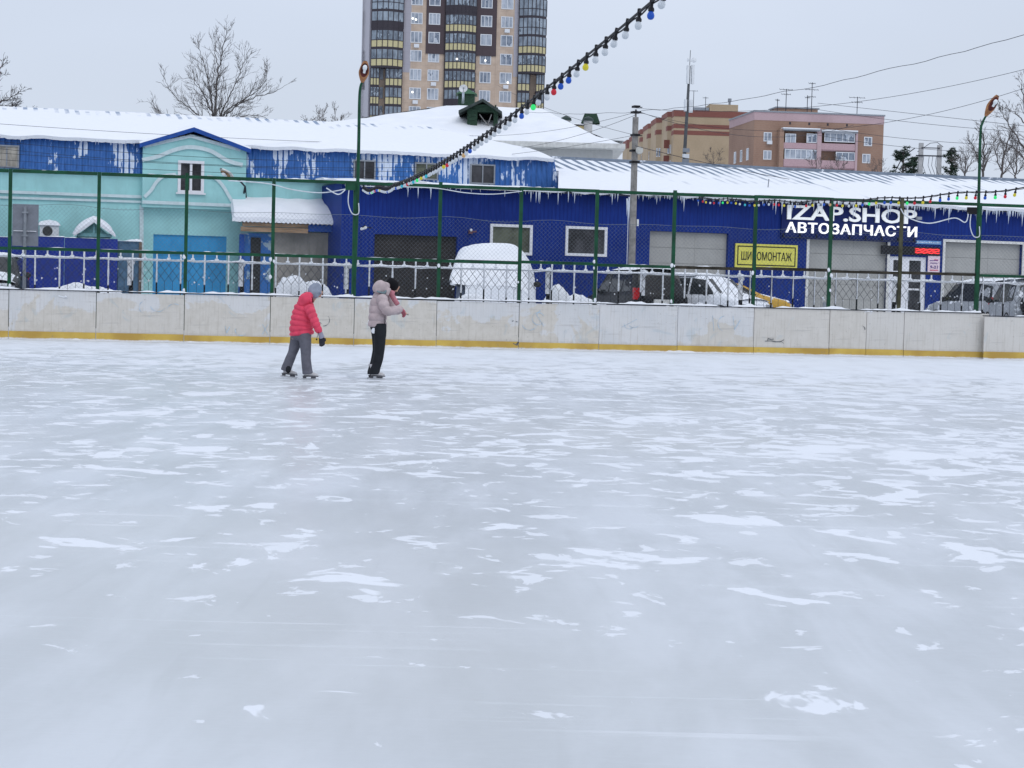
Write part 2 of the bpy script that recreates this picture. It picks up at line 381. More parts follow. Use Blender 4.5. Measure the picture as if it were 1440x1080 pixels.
# snow scraped against the foot of the boards
m = MB()
def ridge_fn(t0):
    def f(u, v):
        s = ss[0]+(s0-ss[0])*u
        q = .5+.5*mn.noise(Vector((s*1.9, 3, 0)))+.35*mn.noise(Vector((s*8, 7, 0)))
        h = .030*max(.05, q-.2)+.13*max(0, mn.noise(Vector((s*.8, 11, 0)))-.12+.3*mn.noise(Vector((s*5, 1, 0))))
        return (s, t0-.35*(1-v)*(.7+.3*q), h*v**1.6)
    return f
m.grid(ridge_fn(-.018), 500, 5)
o = m.build('snow_ridge', SNOW, None, smooth=True, loc=FB.w(0, 0, .003), rot=(0, 0, FB.a)); tag(o, 'low ridge of scraped snow along the foot of the boards', 'snow ridge', kind='stuff')
# faded graffiti and scars on single panels
def scrawl(px, py, pts, wdt, mat, name='graffiti'):
    s, z = FB.hit(px, py); m = MB()
    for st in pts:
        q = [Vector((s+a, -.006, z+b)) for a, b in st]
        for i in range(len(q)-1):
            d = (q[i+1]-q[i]).normalized(); n_ = Vector((-d.z, 0, d.x))*wdt*(.5+.3*math.sin(i*1.3))
            m.quad(q[i]-n_, q[i+1]-n_, q[i+1]+n_, q[i]+n_)
    return m.build(name, mat, bx)
PBLUE = pm('faded_blue_spray', (.42, .52, .60), .7, var=.2, scale=9)
PGREY = pm('grey_scuff', (.10, .11, .12), .8, var=.3, scale=20)
def arc(cx, cz, r, a0, a1, n=10, e=1.0): return [(cx+r*e*math.cos(R(a0+(a1-a0)*i/n)), cz+r*math.sin(R(a0+(a1-a0)*i/n))) for i in range(n+1)]
scrawl(757, 448, [arc(0, 0, .16, 30, 330), arc(-.22, -.1, .2, 200, 340), [(.15, -.2), (-.05, .1), (.05, .22)]], .012, PBLUE)
scrawl(455, 450, [arc(.0, 0, .15, -95, 40), arc(-.02, .03, .12, 190, 260)], .011, PGREY)
scrawl(885, 455, [arc(0, 0, .14, 180, 350), arc(.12, .1, .2, 230, 320), [(-.2, -.1), (.2, .12)]], .010, PBLUE)
scrawl(205, 432, [arc(0, 0, .16, 120, 250), arc(.3, .1, .2, 200, 330), arc(.7, -.1, .2, 60, 160)], .011, PBLUE)
scrawl(345, 462, [[(-.5, .05), (-.46, -.12), (-.38, .04)], arc(-.1, -.03, .15, 170, 320), [(.42, .12), (.56, -.14)], [(.56, .12), (.42, -.14)]], .013, PBLUE)
scrawl(1020, 455, [arc(0, 0, .2, 100, 250), [(-.35, .2), (-.3, -.2)], [(.2, .2), (.25, -.15), (.4, .1)]], .013, PBLUE)
scrawl(1090, 480, [[(-.28, 0), (-.1, .01), (.02, -.01), (.16, 0), (.24, -.05)], [(-.2, .0), (-.2, .07), (-.12, .05), (-.04, .06)], [(.24, .05), (.12, -.02)]], .014, PGREY, 'scar')
scrawl(727, 484, [[(-.1, .02), (.0, -.03), (.04, .06), (-.02, 0)]], .02, PGREY, 'scar')
scrawl(722, 452, [[(-.04, 0), (.0, .02)], [(.06, .0), (.11, -.01)]], .018, PGREY, 'scar')
scrawl(1215, 460, [[(-.03, .02), (.02, -.01), (.03, -.07)]], .014, PGREY, 'scar')
scrawl(205, 420, [[(-2.1, .02), (-1.9, -.03), (-1.95, .02)]], .03, pm('white_scuff', (.7, .72, .75)), 'scar')

# ---------------------------------------------------------------- green ball-stop fence on the boards
gf = thing('chain_link_fence', 'tall dark green post-and-rail fence with wire mesh rising behind the boards', 'fence', FB.w(0, 0, 0), FB.a)
posts = [-112, 12.5, 137, 260, 382, 616, 729.5, 836, 945, 1059, 1165, 1264]
allp = sorted(posts+[497, 1373])
TF = .16
ps = [FB.S(p, TF, 420) for p in allp]
HT = 4.10
for i, s in enumerate(ps):
    m = MB(); r_ = .042 if allp[i] not in (497, 1373) else .055
    m.box(s-r_, s+r_, TF-.04, TF+.04, .3, HT+.04+(.05 if i % 3 == 0 else 0)); m.box(s-r_*1.5, s+r_*1.5, TF-.06, TF+.06, HB-.02, HB+.0)
    m.build('post', GREEN if allp[i] != 1264 else pm('rusty_green_paint', (.06, .06, .035), .7, var=.4, scale=4), gf)
RUSTG = pm('rusty_brown_green_paint', (.035, .030, .022), .7, var=.5, scale=3)
ends = ps+[ps[-1]+4]
rr = random.Random(3)
for i in range(len(ends)-1):
    a, b2 = ends[i], ends[i+1]; dz = rr.uniform(-.02, .02)
    m = MB(); m.box(a+.05, b2-.05, TF-.03, TF+.03, HT-.045+dz*.4, HT+.035+dz*.4); m.build('top_rail', GREEN, gf)
    m = MB(); m.box(a+.05, b2-.05, TF-.025, TF+.025, 2.18+dz, 2.255+dz); m.build('middle_rail', GREEN if not 9 <= i <= 12 else RUSTG, gf)
    if i % 2 == 0 or True:
        snow_strip(a+.06, b2-.06, TF-.03, TF+.03, 2.26+dz, .05, 20+i, 'rail_snow', gf, bare=-.12)
        snow_strip(a+.06, b2-.06, TF-.03, TF+.03, HT+.037+dz*.4, .07, 50+i, 'rail_snow', gf, bare=-.05)
# fine mesh: straight runs of twisted wire, from the boards up to about 3.3 m
m = MB(); cell = .075; z0, z1 = HB+.05, 3.28; h = z1-z0; a0, a1 = ps[0], ps[-1]+4
s = a0-h
while s < a1:
    for d in (1, -1):
        p0 = [s, z0]; p1 = [s+h, z1]
        if p0[0] < a0: p0 = [a0, z0+(a0-p0[0])]
        if p1[0] > a1: p1 = [a1, z1-(p1[0]-a1)]
        if d < 0: p0[0], p1[0] = a0+a1-p0[0], a0+a1-p1[0]
        m.tube([(p0[0], TF+.045, p0[1]), (p1[0], TF+.045, p1[1])], .0018, 3)
    s += cell*1.414
m.tube([(a0+(a1-a0)*i/80, TF+.045, z1+.05*math.sin(i*.9)*math.sin(i*.13)) for i in range(81)], .006, 4)
m.build('wire_mesh', WIRE, gf)
# snow lumps stuck on posts
rr = random.Random(9)
for s in ps:
    for k in range(rr.randint(1, 3)):
        m = MB(); m.ball((s+rr.uniform(-.05, .05), TF-.04, rr.choice([HB+.06, HB+.1, 2.27, 2.1, 1.7])+rr.uniform(-.03, .03)), rr.uniform(.02, .045), 7, 5, (1, .8, 1.4), .25, rr.random()); m.build('snow_lump', SNOW, gf, smooth=True)

# ---------------------------------------------------------------- wrought iron street fence, half buried in snow
TI = 1.35
fi = thing('iron_fence', 'low black iron railing with snow plastered bars and rail between rink and yard', 'railing', FB.w(0, TI, G-.1), FB.a)
sA, sB = FB.S(-80, TI), FB.S(1520, TI); ZR = 2.03-(G-.1)
def fz(z): return z-(G-.1)
sp = .6; n = int((sB-sA)/sp); rr = random.Random(12)
off = FB.S(49, TI)-sA; off -= int(off/sp)*sp
bars = [sA+off+i*sp for i in range(n)]
for i, s in enumerate(bars):
    m = MB(); m.box(s-.02, s+.02, -.012, .012, 0, fz(2.20)); m.build('bar', BLACKIRON, fi)
    m = MB(); zb = fz(rr.uniform(1.3, 1.55)); top = fz(2.215)
    mm = 14
    def f(u, v, s=s, zb=zb, top=top, i=i):
        z = zb+(top-zb)*u; wd = (.021 if s < FB.S(1050, TI) else .015)+.009*mn.noise(Vector((i*3.7, z*6, 0)))
        x = s+wd*math.cos(math.pi*(1-v)); y = -.012-.03*math.sin(math.pi*v)*(1 if 0 < u < 1 else .2)
        return (x, y, z)
    m.grid(f, mm, 4); m.build('bar_snow', SNOW, fi, smooth=True)
for i, s in enumerate(bars[:-1]):
    s2 = s+sp/2; m = MB(); m.box(s2-.014, s2+.014, -.01, .01, ZR, fz(2.20)); m.build('finial', BLACKIRON, fi)
for i, s in enumerate(bars[:-1]):
    m = MB(); s2 = s+sp/2; m.box(s2-.019, s2+.019, -.028, -.011, ZR+.04, fz(2.215+.01*(i % 3))); m.ball((s2, -.01, ZR+.05), .045, 8, 5, (1.2, .6, .7), .15, i); m.build('finial_snow', SNOW, fi)
m = MB(); m.box(sA, sB, -.012, .012, ZR-.02, ZR+.02); m.build('rail', BLACKIRON, fi)
snow_strip(sA, sB, -.05, .035, ZR+.02, .060, 77, 'rail_snow', fi, bare=.5, step=.05)
m = MB(); m.grid(lambda u, v: (sA+(sB-sA)*u, -.02-.012*math.sin(math.pi*v), ZR-.022-.03*mn.noise(Vector((u*90, 1, 1)))+.046*v), 400, 3); m.build('rail_snow', SNOW, fi, smooth=True)
for x0, x1 in ((227, 345), (385, 505), (641, 745), (905, 1035), (1075, 1245), (1265, 1300), (1308, 1418)):
    a, b2 = FB.S(x0, TI), FB.S(x1, TI)
    m = MB(); m.box(a, b2, -.012, .012, fz(2.245), fz(2.265)); m.build('upper_rail', BLACKIRON, fi)
# lattice: rods at the foot running up into diamonds
m = MB(); q = sp/3; zc = fz(1.50); hh = .135
k = 0; s = sA+off
while s < sB-q:
    m.tube([(s, 0, fz(.9)), (s, 0, zc)], .0055, 3)
    z = zc; j = 0
    while z < ZR-.01:
        z2 = min(z+hh, ZR); fr = (z2-z)/hh; sg = 1 if j % 2 == 0 else -1
        xa = s if j % 2 == 0 else s+q/2; m.tube([(xa, 0, z), (xa+sg*q/2*fr, 0, z2)], .006, 3)
        xa = s if j % 2 == 0 else s-q/2; m.tube([(xa, 0, z), (xa-sg*q/2*fr, 0, z2)], .006, 3)
        z = z2; j += 1
    s += q
m.tube([(sA, 0, fz(1.02)), (sB, 0, fz(1.02))], .008, 4)
m.build('lattice', DARKWIRE, fi)
m = MB(); rr = random.Random(4)
for k in range(150):
    a = rr.uniform(sA, sB); m.ball((a, -.02, rr.choice([zc, zc+hh, zc+hh*2, zc-.05])+rr.uniform(-.02, .02)), rr.uniform(.010, .026), 6, 4, (1, 1, 1), .3, k)
m.build('snow_flecks', SNOW, fi)
# round snow capped stakes leaning on the fence
for px, topz in ((33.5, 2.0), (184, 1.98), (340, 2.02), (488, 2.02), (771, 2.03), (905, 2.05), (1042, 2.0), (1258, 2.05)):
    if px == 33.5: continue
    s = FB.S(px, TI+.1)
    m = MB(); m.tube([(s, .10, 0), (s, .10, fz(topz))], .055, 8); m.build('stake', BLACKIRON, fi)
    m = MB(); m.ball((s, .08, fz(topz)), .10, 9, 6, (1, .9, .9), .2, px); m.grid(lambda u, v: (s-.03+.06*math.cos(math.pi*(1-v)), .045-.03*math.sin(math.pi*v), fz(topz)-.6*u), 6, 4); m.build('stake_snow', SNOW, fi, smooth=True)

# ---------------------------------------------------------------- snow banks between the fences
def bank(lst, name, label, s_lo, s_hi, t0, wdt, n=220):
    m = MB()
    def f(u, v):
        s = s_lo+(s_hi-s_lo)*u; h = 0
        for px, zt, wd in lst:
            c = FB.S(px, t0, 415); x = abs(s-c)/wd
            if x < 1: h = max(h, (zt-G)*(1-x*x)**.9)
        h *= 1+.10*mn.noise(Vector((s*2.3, v*2, 1)))+.05*mn.noise(Vector((s*9, v*6, 1)))
        return (s, t0+wdt*(v-.5), G-.02+h*math.sin(math.pi*v)**.7)
    m.grid(f, n, 10); o = m.build(name, SNOW, None, smooth=True, loc=FB.w(0, 0, 0), rot=(0, 0, FB.a)); tag(o, label, 'snow bank', kind='stuff')
bank([(115, 1.42, 1.5), (150, 1.30, .9), (75, 1.22, .8)], 'snow_bank', 'snow bank against the dark blue sheet fence on the left', FB.S(20, 2.2), FB.S(200, 2.2), 2.4, 1.6)
bank([(412, 1.80, .75), (440, 1.66, .8), (470, 1.25, .5)], 'snow_bank', 'tall snow heap in front of the grey roller wall behind the pink skater', FB.S(370, 2.2), FB.S(500, 2.2), 2.4, 1.6)
bank([(665, 1.42, .9), (700, 1.22, .9), (740, 1.2, .6)], 'snow_bank', 'low snow bank at the foot of the snow covered van', FB.S(600, 2.2), FB.S(757, 2.2), 2.3, 1.4)
bank([(785, 1.66, .62), (812, 1.46, 1.0), (840, 1.26, .8)], 'snow_bank', 'pointed snow heap right of the snow covered van', FB.S(752, 2.2), FB.S(880, 2.2), 2.3, 1.4)
bank([(950, 1.25, .8), (985, 1.30, .5), (1050, 1.22, .5), (1120, 1.19, .7), (1220, 1.22, .7), (1335, 1.2, .6)], 'snow_bank', 'low snow bank in front of the cars and the garage doors on the right', FB.S(890, 2.2), FB.S(1440, 2.2), 2.2, 1.2, 300)
# ================================================================ the mint house
def wall_holes(mb, s0, s1, z0, z1, holes, t=0.0, depth=.25):
    """front face at t with rectangular openings and their reveals"""
    X = sorted({s0, s1}|{h[0] for h in holes}|{h[1] for h in holes}); Z = sorted({z0, z1}|{h[2] for h in holes}|{h[3] for h in holes})
    for i in range(len(X)-1):
        for j in range(len(Z)-1):
            cx, cz = (X[i]+X[i+1])/2, (Z[j]+Z[j+1])/2
            if any(h[0] < cx < h[1] and h[2] < cz < h[3] for h in holes): continue
            mb.quad((X[i], t, Z[j]), (X[i+1], t, Z[j]), (X[i+1], t, Z[j+1]), (X[i], t, Z[j+1]))
    for a, b, c, d in holes:
        u = t+depth
        mb.quad((a, t, c), (b, t, c), (b, u, c), (a, u, c)); mb.quad((a, t, d), (b, t, d), (b, u, d), (a, u, d))
        mb.quad((a, t, c), (a, t, d), (a, u, d), (a, u, c)); mb.quad((b, t, c), (b, t, d), (b, u, d), (b, u, c))
    return mb
MINT = pm('mint_render', (.33, .61, .61), .85, var=.08, scale=1.2, dirt=.10, bump=.15)
MINTW = pm('pale_moulding', (.55, .66, .68), .8, var=.06, dirt=.15)
TRIMBLUE = pm('deep_blue_trim', (.015, .07, .30), .5)
PALEBLUE = pm('sky_blue_gate_paint', (.045, .29, .56), .55, var=.1, scale=2, dirt=.15)
DGLASS = pm('dark_window_glass', (.045, .045, .05), .12, var=.5, scale=2)
GGLASS = pm('greenish_window_glass', (.10, .11, .08), .15, var=.45, scale=1.5)
WFRAME = pm('white_window_frame', (.70, .71, .74), .5, var=.04)
NAVY = pm('navy_profiled_sheet', (.012, .03, .22), .5, var=.12, scale=2)
SLATE = pm('slate_blue_sheet', (.06, .12, .19), .6, var=.2)

def T(fr): return fr.w(0, 0, 0), fr.a
hm = thing('mint_house', 'long mint green two storey house with blue mansard sheets and a snowy roof', 'building', FM.w(0, 0, 0), FM.a)
r_ = FM.rect
win = r_(250, 226, 287, 272, -.3)
gate = r_(215, 331, 318, 420, 0)
s_l, s_r = FM.S(-260), FM.S(785)
m = MB(); wall_holes(m, s_l, FM.S(765), G-.2, 5.72, [(gate[0], gate[1], G-.1, gate[3])], 0, .2); m.box(s_l, FM.S(765), .5, 9.5, G-.2, 5.6)
m.build('wall', MINT, hm)
# gabled bay
ga, gb = FM.S(198, -.3), FM.S(343, -.3); gm = FM.S(268, -.3)
zr = FM.hit(268, 189, -.3)[1]; ze = FM.hit(200, 206, -.3)[1]
m = MB(); hz = [(win[0], win[1], win[2], win[3])]
zlow = FM.hit(270, 291, -.3)[1]
wall_holes(m, ga, gb, zlow, ze, hz, -.3, .2)
m.prism([(ga, ze), (gb, ze), (gm, zr)], -.3, 0); m.box(ga, ga+.05, -.299, 0, zlow, ze); m.box(gb-.05, gb, -.299, 0, zlow, ze); m.box(ga, gb, -.299, 0, zlow-.05, zlow)
m.build('gable_wall', MINT, hm)
m = MB()
for a, za, b, zb_ in ((ga-.12, ze-.05, gm, zr+.08), (gm, zr+.08, gb+.12, ze-.08)):
    m.add([(a, -.5, za), (b, -.5, zb_), (b, 4.2, zb_+.25), (a, 1.0, za), (a, -.5, za+.13), (b, -.5, zb_+.13), (b, 4.2, zb_+.38), (a, 1.0, za+.13)],
          [(0,1,2,3), (4,7,6,5), (0,4,5,1), (1,5,6,2), (2,6,7,3), (3,7,4,0)])
m.build('gable_fascia', TRIMBLUE, hm)
m = MB()
for a, za, b, zb_ in ((ga-.12, ze-.05, gm, zr+.08), (gm, zr+.08, gb+.12, ze-.08)):
    m.grid(lambda u, v, a=a, b=b, za=za, zb_=zb_: (a+(b-a)*u, -.47+(1.4+3.0*(u if b == gm else 1-u))*v, za+(zb_-za)*u+.132+.07*min(1, v*8)+.25*v*(u if b == gm else 1-u)), 14, 8)
m.build('gable_snow', SNOW, hm, smooth=True)
def band(path, wd, fr, t, mat, name, parent, dep=.06, px=True):
    m = MB(); q = [Vector((a, 0, b)) for a, b in ([fr.hit(x, y, t) for x, y in path] if px else path)]
    L_ = []; Rr = []
    for i, p in enumerate(q):
        d = (q[min(i+1, len(q)-1)]-q[max(i-1, 0)]).normalized(); n_ = Vector((-d.z, 0, d.x))*wd/2
        L_.append(p-n_); Rr.append(p+n_)
    for i in range(len(q)-1):
        a, b, c, d = L_[i], L_[i+1], Rr[i+1], Rr[i]; y0, y1 = t-dep, t+.002
        vs = [(v.x, y0, v.z) for v in (a, b, c, d)]+[(v.x, y1, v.z) for v in (a, b, c, d)]
        m.add(vs, [(0,1,2,3), (0,4,5,1), (2,6,7,3), (0,3,7,4), (1,5,6,2)])
    return m.build(name, mat, parent)
def bez(pts, n=10):
    o = []
    for i in range(len(pts)-1):
        p0, p1, p2, p3 = pts[max(i-1, 0)], pts[i], pts[i+1], pts[min(i+2, len(pts)-1)]
        for k in range(n):
            t = k/n; o.append(tuple(.5*((2*p1[j])+(-p0[j]+p2[j])*t+(2*p0[j]-5*p1[j]+4*p2[j]-p3[j])*t*t+(-p0[j]+3*p1[j]-3*p2[j]+p3[j])*t**3) for j in range(len(p1))))
    o.append(pts[-1]); return o
band([(203, 206), (268, 191.5), (338, 211)], .10, FM, -.3, MINTW, 'moulding', hm)
band(bez([(200, 225), (222, 220), (245, 211), (268, 207), (295, 212), (320, 226), (341, 232)]), .12, FM, -.3, MINTW, 'moulding', hm)
band(bez([(203, 277), (212, 268), (220, 256), (230, 248), (247, 245)]), .10, FM, -.3, MINTW, 'moulding', hm, .05)
band(bez([(291, 248), (303, 251), (313, 261), (322, 276), (327, 284)]), .10, FM, -.3, MINTW, 'moulding', hm, .05)
band([(-200, 262), (203, 277)], .09, FM, 0, MINTW, 'moulding', hm, .08)
band([(-200, 271), (200, 284), (330, 290)], .07, FM, 0, MINTW, 'moulding', hm, .05)
band([(200, 284), (330, 289)], .10, FM, -.3, MINTW, 'moulding', hm, .05)
band([(199, 288), (199, 408)], .12, FM, 0, MINTW, 'pilaster', hm, .03)
def window(parent, s0, s1, z0, z1, t, fw=.07, mull=(.5,), glass=DGLASS, frame=WFRAME, bar=None, name='window', proud=.05, sill=False):
    m = MB(); y0, y1 = t-proud, t+.04
    m.box(s0, s1, y0, y1, z1-fw, z1); m.box(s0, s1, y0, y1, z0, z0+fw); m.box(s0, s0+fw, y0+.002, y1, z0+fw, z1-fw); m.box(s1-fw, s1, y0+.002, y1, z0+fw, z1-fw)
    for q in mull: c = s0+(s1-s0)*q; m.box(c-fw*.4, c+fw*.4, y0+.004, y1, z0+fw, z1-fw)
    if bar: c = z0+(z1-z0)*bar; m.box(s0+fw, s1-fw, y0+.006, y1, c-fw*.3, c+fw*.3)
    if sill: m.box(s0-.05, s1+.05, y0-.06, y0-.001, z0-.03, z0+.02)
    o = m.build(name, frame, parent)
    m = MB(); m.quad((s0+fw*.5, t+.02, z0+fw*.5), (s1-fw*.5, t+.02, z0+fw*.5), (s1-fw*.5, t+.02, z1-fw*.5), (s0+fw*.5, t+.02, z1-fw*.5)); m.build('pane', glass, o)
    return o
window(hm, *win, -.22, .09, (.5,), sill=True, proud=.11)
o = MB().box(gate[0], gate[1], .06, .12, G-.1, gate[3])
gm_ = gate; mid = (gm_[0]+gm_[1])/2
for q in (.25, .5, .75): c = gm_[0]+(gm_[1]-gm_[0])*q; o.box(c-.012 if q != .5 else c-.02, c+.012 if q != .5 else c+.02, .045, .06, G, gm_[3]-.02)
o.box(gm_[0], gm_[1], .04, .06, gm_[3]-.62, gm_[3]-.58)
o.build('gate', PALEBLUE, hm)
# mansard sheets
def corr(m, s0, s1, z0, z1, t0, t1, period=.175, amp=.03, jag=0, shear=0):
    n = int((s1-s0)/period*4)
    def f(u, v):
        s = s0+(s1-s0)*u; k = int(u*n+.5) % 4
        return (s+shear*(1-v)*u, t0+(t1-t0)*v-(amp if k in (1, 2) else 0), z0+(z1-z0)*v)
    m.grid(f, n, 1); return m
bl = FM.hit(190, 244, -.1)[1]; bb = FM.hit(345, 250, -.1)[1]
m = MB(); corr(m, s_l, FM.S(198, -.1), bl, 5.78, -.14, -.05); m.build('mansard_sheet', MANSARD, hm)
m = MB(); corr(m, FM.S(343, -.1), FM.S(505, -.1), bb, 5.78, -.14, -.05); m.build('mansard_sheet', MANSARD, hm)
m = MB(); corr(m, FM.S(505, -.1), FM.S(690, -.1), bb-.35, 5.78, -.14, -.05); m.build('mansard_sheet', MANSARD2, hm)
m = MB(); corr(m, FM.S(690, -.1), FM.S(775, -.1), bb-.35, 5.78, -.14, -.05, shear=.22); m.build('mansard_sheet', MANSARD, hm)
m = MB(); e1 = FM.S(775, -.1); m.quad((e1+.22, -.16, bb-.35), (e1+.22, 9, bb-.35), (e1, 9, 5.78), (e1, -.05, 5.78)); m.build('end_wall', MANSARD, hm)
BEIGE = pm('weathered_boarding', (.33, .31, .27), .8, var=.3, scale=3, stretch=(3, 1, .6), dirt=.4)
for x0, x1, y0, y1, gl in ((-8, 27, 204, 236, BEIGE), (497, 528, 225, 253, DGLASS), (583, 616, 229, 253, GGLASS), (661, 696, 231, 259, DGLASS)):
    a = FM.rect(x0, y0, x1, y1, -.17); window(hm, *a, -.19, .045, (.5,), glass=gl, frame=METAL, proud=.02)
# main roof, hipped at the right end
zE, zR, tR = 5.80, 6.95, 5.3
sr = FM.S(600, tR, 185); se = FM.S(779, -.25, 224)
m = MB()
def rf(u, v):
    a = s_l-1; t = -.3+(tR+.3)*v; e = se+(sr-se)*v; s = a+(e-a)*u
    z = zE+.02+(zR-zE)*v+.02*mn.noise(Vector((s*.8, t*1.5, 0)))+(.05*mn.noise(Vector((s*1.3, 5, 0))) if v < .1 else 0)
    if v == 0: z -= .01
    return (s, t, z+.12*min(1, v*6)-(.02 if v == 0 else 0))
m.grid(rf, 300, 16)
m.grid(lambda u, v: (rf(u, 0)[0], -.3+.04*(1-v), rf(u, 0)[2]-.10*(1-v)-.03*mn.noise(Vector((u*180, 2, 0)))*(1-v)), 300, 1)
m.grid(lambda u, v: (se+(sr-se)*u*(1)+.0, -.3+(tR+.3)*u+(9.4-tR)*v*2*u*0+(10.9-2*(-.3+(tR+.3)*u)-.0)*v, rf(1, u)[2]), 12, 1)
m.build('roof', ROOF_M, hm, smooth=True)
m = MB(); m.box(s_l, se-.1, -.2, 9, zE-.10, zE-.02); m.build('soffit', TRIMBLUE, hm)
rr = random.Random(8); m = MB()
def icicle(m, s, t, z, l, r=.02):
    m.tube([(s, t, z), (s+.004, t, z-l*.5), (s, t, z-l)], [r, r*.6, .001], 5)
for k in range(60): icicle(m, rr.uniform(s_l, se), -.28, zE-.05, rr.uniform(.05, .18), .012)
o = m.build('icicles', pm('ice_clear', (.62, .68, .76), .2, var=.05), hm); o['kind'] = 'stuff'
ICEM = o.data.materials[0]

# porch shed against the mint house
ps_ = thing('porch_shed', 'lean-to shed with thick snow on its corrugated roof and a peeling blue door', 'shed', FM.w(0, -1.0, 0), FM.a)
def q(x0, y0, x1, y1, t=0): return FM.rect(x0, y0, x1, y1, t-1.0)
a = q(337, 330, 375, 418); b = q(385, 327, 489, 418)
PEEL = NB('peeling_blue_paint'); v_ = PEEL.obj(); PEEL = PEEL.done(PEEL.mix(PEEL.ramp(PEEL.noise(v_, 1.6, 5, .65, .4), .53, .56), (.02, .12, .36), (.30, .40, .46)), .7)
ROLL = pm('grey_brown_plaster', (.26, .245, .22), .9, var=.2, scale=1.6, bump=.4, dirt=.45)
WOOD = pm('old_pine_board', (.36, .24, .15), .8, var=.35, scale=2.5, stretch=(.6, 1, 9))
m = MB(); m.box(b[0], b[1], 0, .12, G-.1, b[3]); m.build('wall', ROLL, ps_)
m = MB(); m.box(a[0], q(384, 330, 386, 400)[0]-.002, .02, .14, G-.1, a[3]+.05); m.build('wall', PEEL, ps_)
d = q(352, 334, 366, 418); m = MB(); m.box(d[0], d[1], -.01, .018, G-.05, d[3]); m.build('door', pm('painted_gap_shade', (.03, .03, .03), .8), ps_)  # near-black slab painting the shade of a gap, no door leaf
m = MB(); m.box(a[0]-.02, a[0]+.13, -.04, .1, G-.1, a[3]); m.build('post', TRIMBLUE, ps_)
m = MB(); m.box(b[1]-.16, b[1], -.05, -.002, G-.1, b[3]); m.build('post', CONC, ps_)
c = q(336, 313, 430, 327); m = MB(); zz = c[3]-c[2]
m.box(c[0], c[1], -.45, -.41, c[2], c[2]+zz*.47); m.box(c[0]+.05, c[1], -.455, -.41, c[2]+zz*.53, c[3]); m.build('fascia_board', WOOD, ps_)
c2 = q(430, 314, 490, 327); m = MB(); m.box(c2[0]+.01, c2[1], -.46, -.41, c2[2], c2[3]); m.build('fascia_board', TRIMBLUE, ps_)
c = q(324, 281, 490, 318)
m = MB(); s0, s1 = c[0], c[1]; n = 120
def cr(u, v):
    return (s0+(s1-s0)*u+.1, -.62+1.65*v, c[2]+.05+.55*v+.025*math.sin(u*n*math.pi/2.2))
m.grid(cr, n, 4); m.build('roof', METAL, ps_)
m = MB()
def sn(u, v):
    x, y, z = cr(u, v); z -= .025*math.sin(u*n*math.pi/2.2); e = min(1, min(u*3, 1-u)*22+.1)**.5*(min(1, v*3+.35))**.7
    return (x-.12*(1-v)*(1 if u < .02 else 0), y-.03, z+.03+e*(.27+.05*mn.noise(Vector((u*7, v*3, 4)))))
m.grid(sn, 60, 12); m.grid(lambda u, v: (sn(u, 0)[0], sn(u, 0)[1], cr(u, 0)[2]+.02+(sn(u, 0)[2]-cr(u, 0)[2]-.02)*v), 60, 1)
m.build('roof_snow', SNOW, ps_, smooth=True)

# yard items on the left
fs = thing('sheet_fence', 'dark blue sheet metal fence in front of the mint house on the left', 'fence', FM.w(0, -2.4, 0), FM.a)
def qf(x0, y0, x1, y1, t=0): return FM.rect(x0, y0, x1, y1, t-2.4)
for x0, x1, y0 in ((-140, 14, 331), (14.6, 90, 332), (90.6, 165, 335)):
    a = qf(x0, y0, x1, 415); zt = a[3]
    m = MB(); m.box(a[0], a[1], 0, .04, G-.05, zt); 
    for k in range(int((a[1]-a[0])/.12)): m.box(a[0]+k*.12+.02, a[0]+k*.12+.05, -.012, -.0, G, zt-.03)
    m.build('panel', NAVY, fs); snow_strip(a[0], a[1], -.03, .06, zt, .06, x0, 'snow_cover', fs, bare=.3)
cb = thing('metal_cabinet', 'slate blue metal cabinet capped with snow beside the blue sheet fence', 'cabinet', FM.w(0, -2.3, 0), FM.a)
a = FM.rect(166, 341, 196, 415, -2.3); m = MB(); m.box(a[0], a[1], 0, .7, G-.05, a[3]); m.box(a[0]-.02, a[1]+.02, -.03, .72, a[3], a[3]+.04); m.box((a[0]+a[1])/2-.008, (a[0]+a[1])/2+.008, -.01, 0, G, a[3]-.1); m.build('body', SLATE, cb)
m = MB(); m.box(a[1]-.02, a[1]+.06, -.06, .0, G-.05, a[3]+.02); m.build('post', pm('brown_wood', (.12, .09, .07), .8, var=.3), cb)
snow_strip(a[0]-.03, a[1]+.06, -.05, .72, a[3]+.04, .16, 5, 'snow_cover', cb, bare=.5, step=.04)
